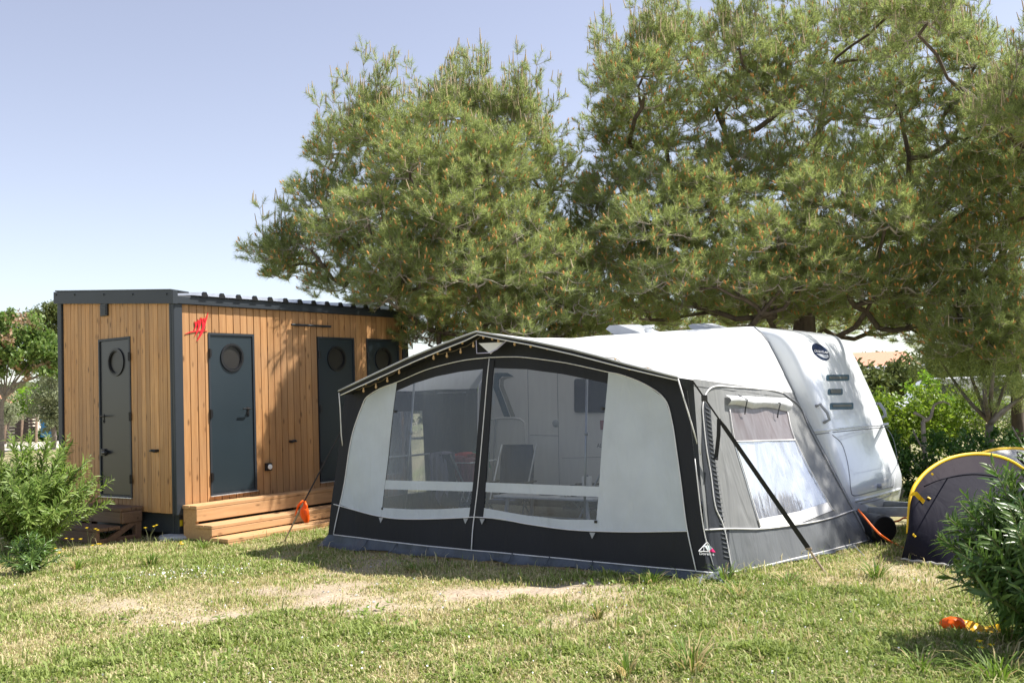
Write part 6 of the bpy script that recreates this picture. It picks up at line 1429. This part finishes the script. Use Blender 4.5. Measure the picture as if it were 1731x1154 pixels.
for i, (px, py, h, nb, sp, lab) in enumerate(((255, 955, .20, 70, .16, 'green grass tuft in front of the concrete pad of the cabin'), (345, 925, .16, 50, .14, 'grass tuft at the left corner of the golden steps'), (1010, 1045, .16, 46, .10, 'fresh green tuft in the dry middle of the lawn'), (1100, 985, .16, 60, .16, 'tuft growing against the dark skirt left of the awning corner'), (1225, 985, .24, 40, .16, 'tall thin tuft by the awning corner flap'),
        (1480, 975, .2, 60, .2, 'spreading tuft between the storm strap peg and the plum tent'), (1170, 1135, .26, 70, .2, 'tall wispy tuft at the bottom of the lawn right of centre'), (1060, 1145, .2, 40, .16, 'wispy tuft at the bottom edge of the lawn near centre'), (1560, 1135, .16, 50, .22, 'long bladed tuft left of the right oleander'), (1690, 1150, .24, 80, .28, 'dense tall tuft in the lower right corner'),
        (700, 965, .10, 40, .14, 'low tuft under the front skirt of the awning'), (1285, 930, .30, 16, .1, 'few tall seed stalks against the awning side wall'), (1335, 985, .14, 50, .2, 'low green tuft left of the storm strap peg'), (1250, 1010, .2, 40, .2, 'wispy dry tuft in front of the awning corner'), (130, 960, .16, 70, .2, 'leafy tuft below the left oleander'), (1700, 1080, .4, 60, .2, 'tall green blades rising in front of the right oleander'))):
    p = onz(px, py); tuft_obj(p[0], p[1], h * .78, nb, sp, lab, 300 + i, .45 if 'dry' in lab or 'wispy' in lab or 'stalk' in lab else .8)
# low broad-leaved weeds in the grass
wv = []; n_ = 900; cx = rg.uniform(-3.6, 3.6, n_); cy = rg.uniform(5.5, 11, n_); ok = (green_mask(cx, cy) > .35); axx, ayy = local_aw(cx, cy); ok &= ~((ayy > -.1) & (np.abs(axx) < 3.5)); cx, cy = cx[ok], cy[ok]; n_ = len(cx)
B_ = np.repeat(np.stack([cx, cy, bump_z(cx, cy) + .006], 1), 7, 0); D_ = rg.normal(size=(n_ * 7, 3)) * [1, 1, .1] + [0, 0, .45]; Ll = .03 + .04 * rg.random(n_ * 7)
V, F = leaves_np(B_, D_, np.tile([[0, 0, 1.]], (n_ * 7, 1)), Ll, Ll * .38, .4 + .4 * rg.random(n_ * 7), rg); tag(bigmesh('lawn_weeds', V, F, M['oleander']), 'low broad leaved weeds scattered through the lawn', 'weeds', kind='stuff')
n_ = 420; px = np.concatenate([rg.normal(-3.5, .5, 200), rg.uniform(-3, 3.6, 220)]); py = np.concatenate([rg.normal(10.2, .25, 200), rg.uniform(5.6, 9.6, 220)]); axx, ayy = local_aw(px, py); ok = ~((ayy > -.1) & (np.abs(axx) < 3.5)); px, py = px[ok], py[ok]; n_ = len(px)
V, F = simple_leaves(np.stack([px, py, bump_z(px, py) + .03 + .02 * rg.random(n_)], 1), .016, rg, 1.2); tag(bigmesh('daisies', V, F, M['petal_w']), 'tiny white daisies dotted over the lawn', 'daisies', kind='stuff')
# yellow wild flowers by the side steps
def flower(px, py, h, lab, seed):
    r2 = random.Random(seed); b_ = onz(px, py); T = empty('wildflower', b_, 0, lab, 'wildflower', 'yellow wildflowers'); mb = MB(); heads = []
    for k in range(3):
        dx, dy = r2.uniform(-.12, .12), r2.uniform(-.08, .08); hh_ = h * r2.uniform(.65, 1.05); mb.tube([(0, 0, 0), (dx * .3, dy * .3, hh_ * .6), (dx, dy, hh_)], [.003, .0025, .002], 5); heads.append((dx, dy, hh_))
    mb.build('stem', M['stem'], T)
    for hx, hy, hz in heads:
        mb = MB()
        for k in range(8): a = k * .785; mb.add([(hx, hy, hz), (hx + .016 * math.cos(a - .3), hy + .016 * math.sin(a - .3), hz + .006), (hx + .024 * math.cos(a), hy + .024 * math.sin(a), hz + .004), (hx + .016 * math.cos(a + .3), hy + .016 * math.sin(a + .3), hz + .006)], [(0, 1, 2, 3)])
        mb.lathe([(.008, hz - .004), (.009, hz + .004), (.003, hz + .009)], 8, (hx, hy, 0)); mb.build('flower_head', M['petal_y'], T)
for i, (px, py, h, lab) in enumerate(((252, 925, .30, 'yellow wildflower standing in front of the cabin chassis'), (300, 930, .10, 'low yellow wildflower by the round concrete pad'), (150, 930, .36, 'tall yellow wildflower in front of the dark steps'), (125, 940, .30, 'yellow wildflower leaning from the left oleander'), (95, 950, .16, 'low yellow wildflower under the left oleander'), (165, 935, .12, 'short yellow wildflower at the foot of the dark steps'), (1660, 1112, .10, 'yellow wildflower under the right oleander'))): flower(px, py, h, lab, 500 + i)

# litter on the lawn
rg = np.random.default_rng(31); n_ = 2600; px = rg.uniform(-4, 4, n_); py = rg.uniform(5.3, 11.5, n_); axx, ayy = local_aw(px, py); ok = ~((ayy > -.1) & (np.abs(axx) < 3.5)); px, py = px[ok], py[ok]
V, F = simple_leaves(np.stack([px, py, bump_z(px, py) + .012 + .012 * rg.random(len(px))], 1), .026, rg, 2.6); tag(bigmesh('leaf_litter', V, F, M['litter']), 'scattered dry brown leaves and bits of straw on the lawn', 'leaf litter', kind='stuff')
n_ = 900; px = rg.uniform(-4, 4, n_); py = rg.uniform(5.3, 11.5, n_); ok = soil_mask(px, py) > .25; axx, ayy = local_aw(px, py); ok &= ~((ayy > -.1) & (np.abs(axx) < 3.5)); px, py = px[ok], py[ok]; k = len(px)
C = np.stack([px, py, bump_z(px, py) - .006], 1); oct_ = np.array([[1, 0, 0], [0, 1, 0], [-1, 0, 0], [0, -1, 0], [0, 0, .8]]); sz = (.006 + .012 * rg.random(k) ** 3)[:, None, None]
V = (C[:, None] + oct_[None] * sz * (.7 + .6 * rg.random((k, 5, 1)))).reshape(-1, 3); F = (np.arange(k)[:, None, None] * 5 + np.array([[0, 1, 4], [1, 2, 4], [2, 3, 4], [3, 0, 4]])[None]).reshape(-1, 3); tag(bigmesh('gravel', V, F, M['concrete']), 'small pale stones in the bare patches of the lawn', 'gravel', kind='stuff')
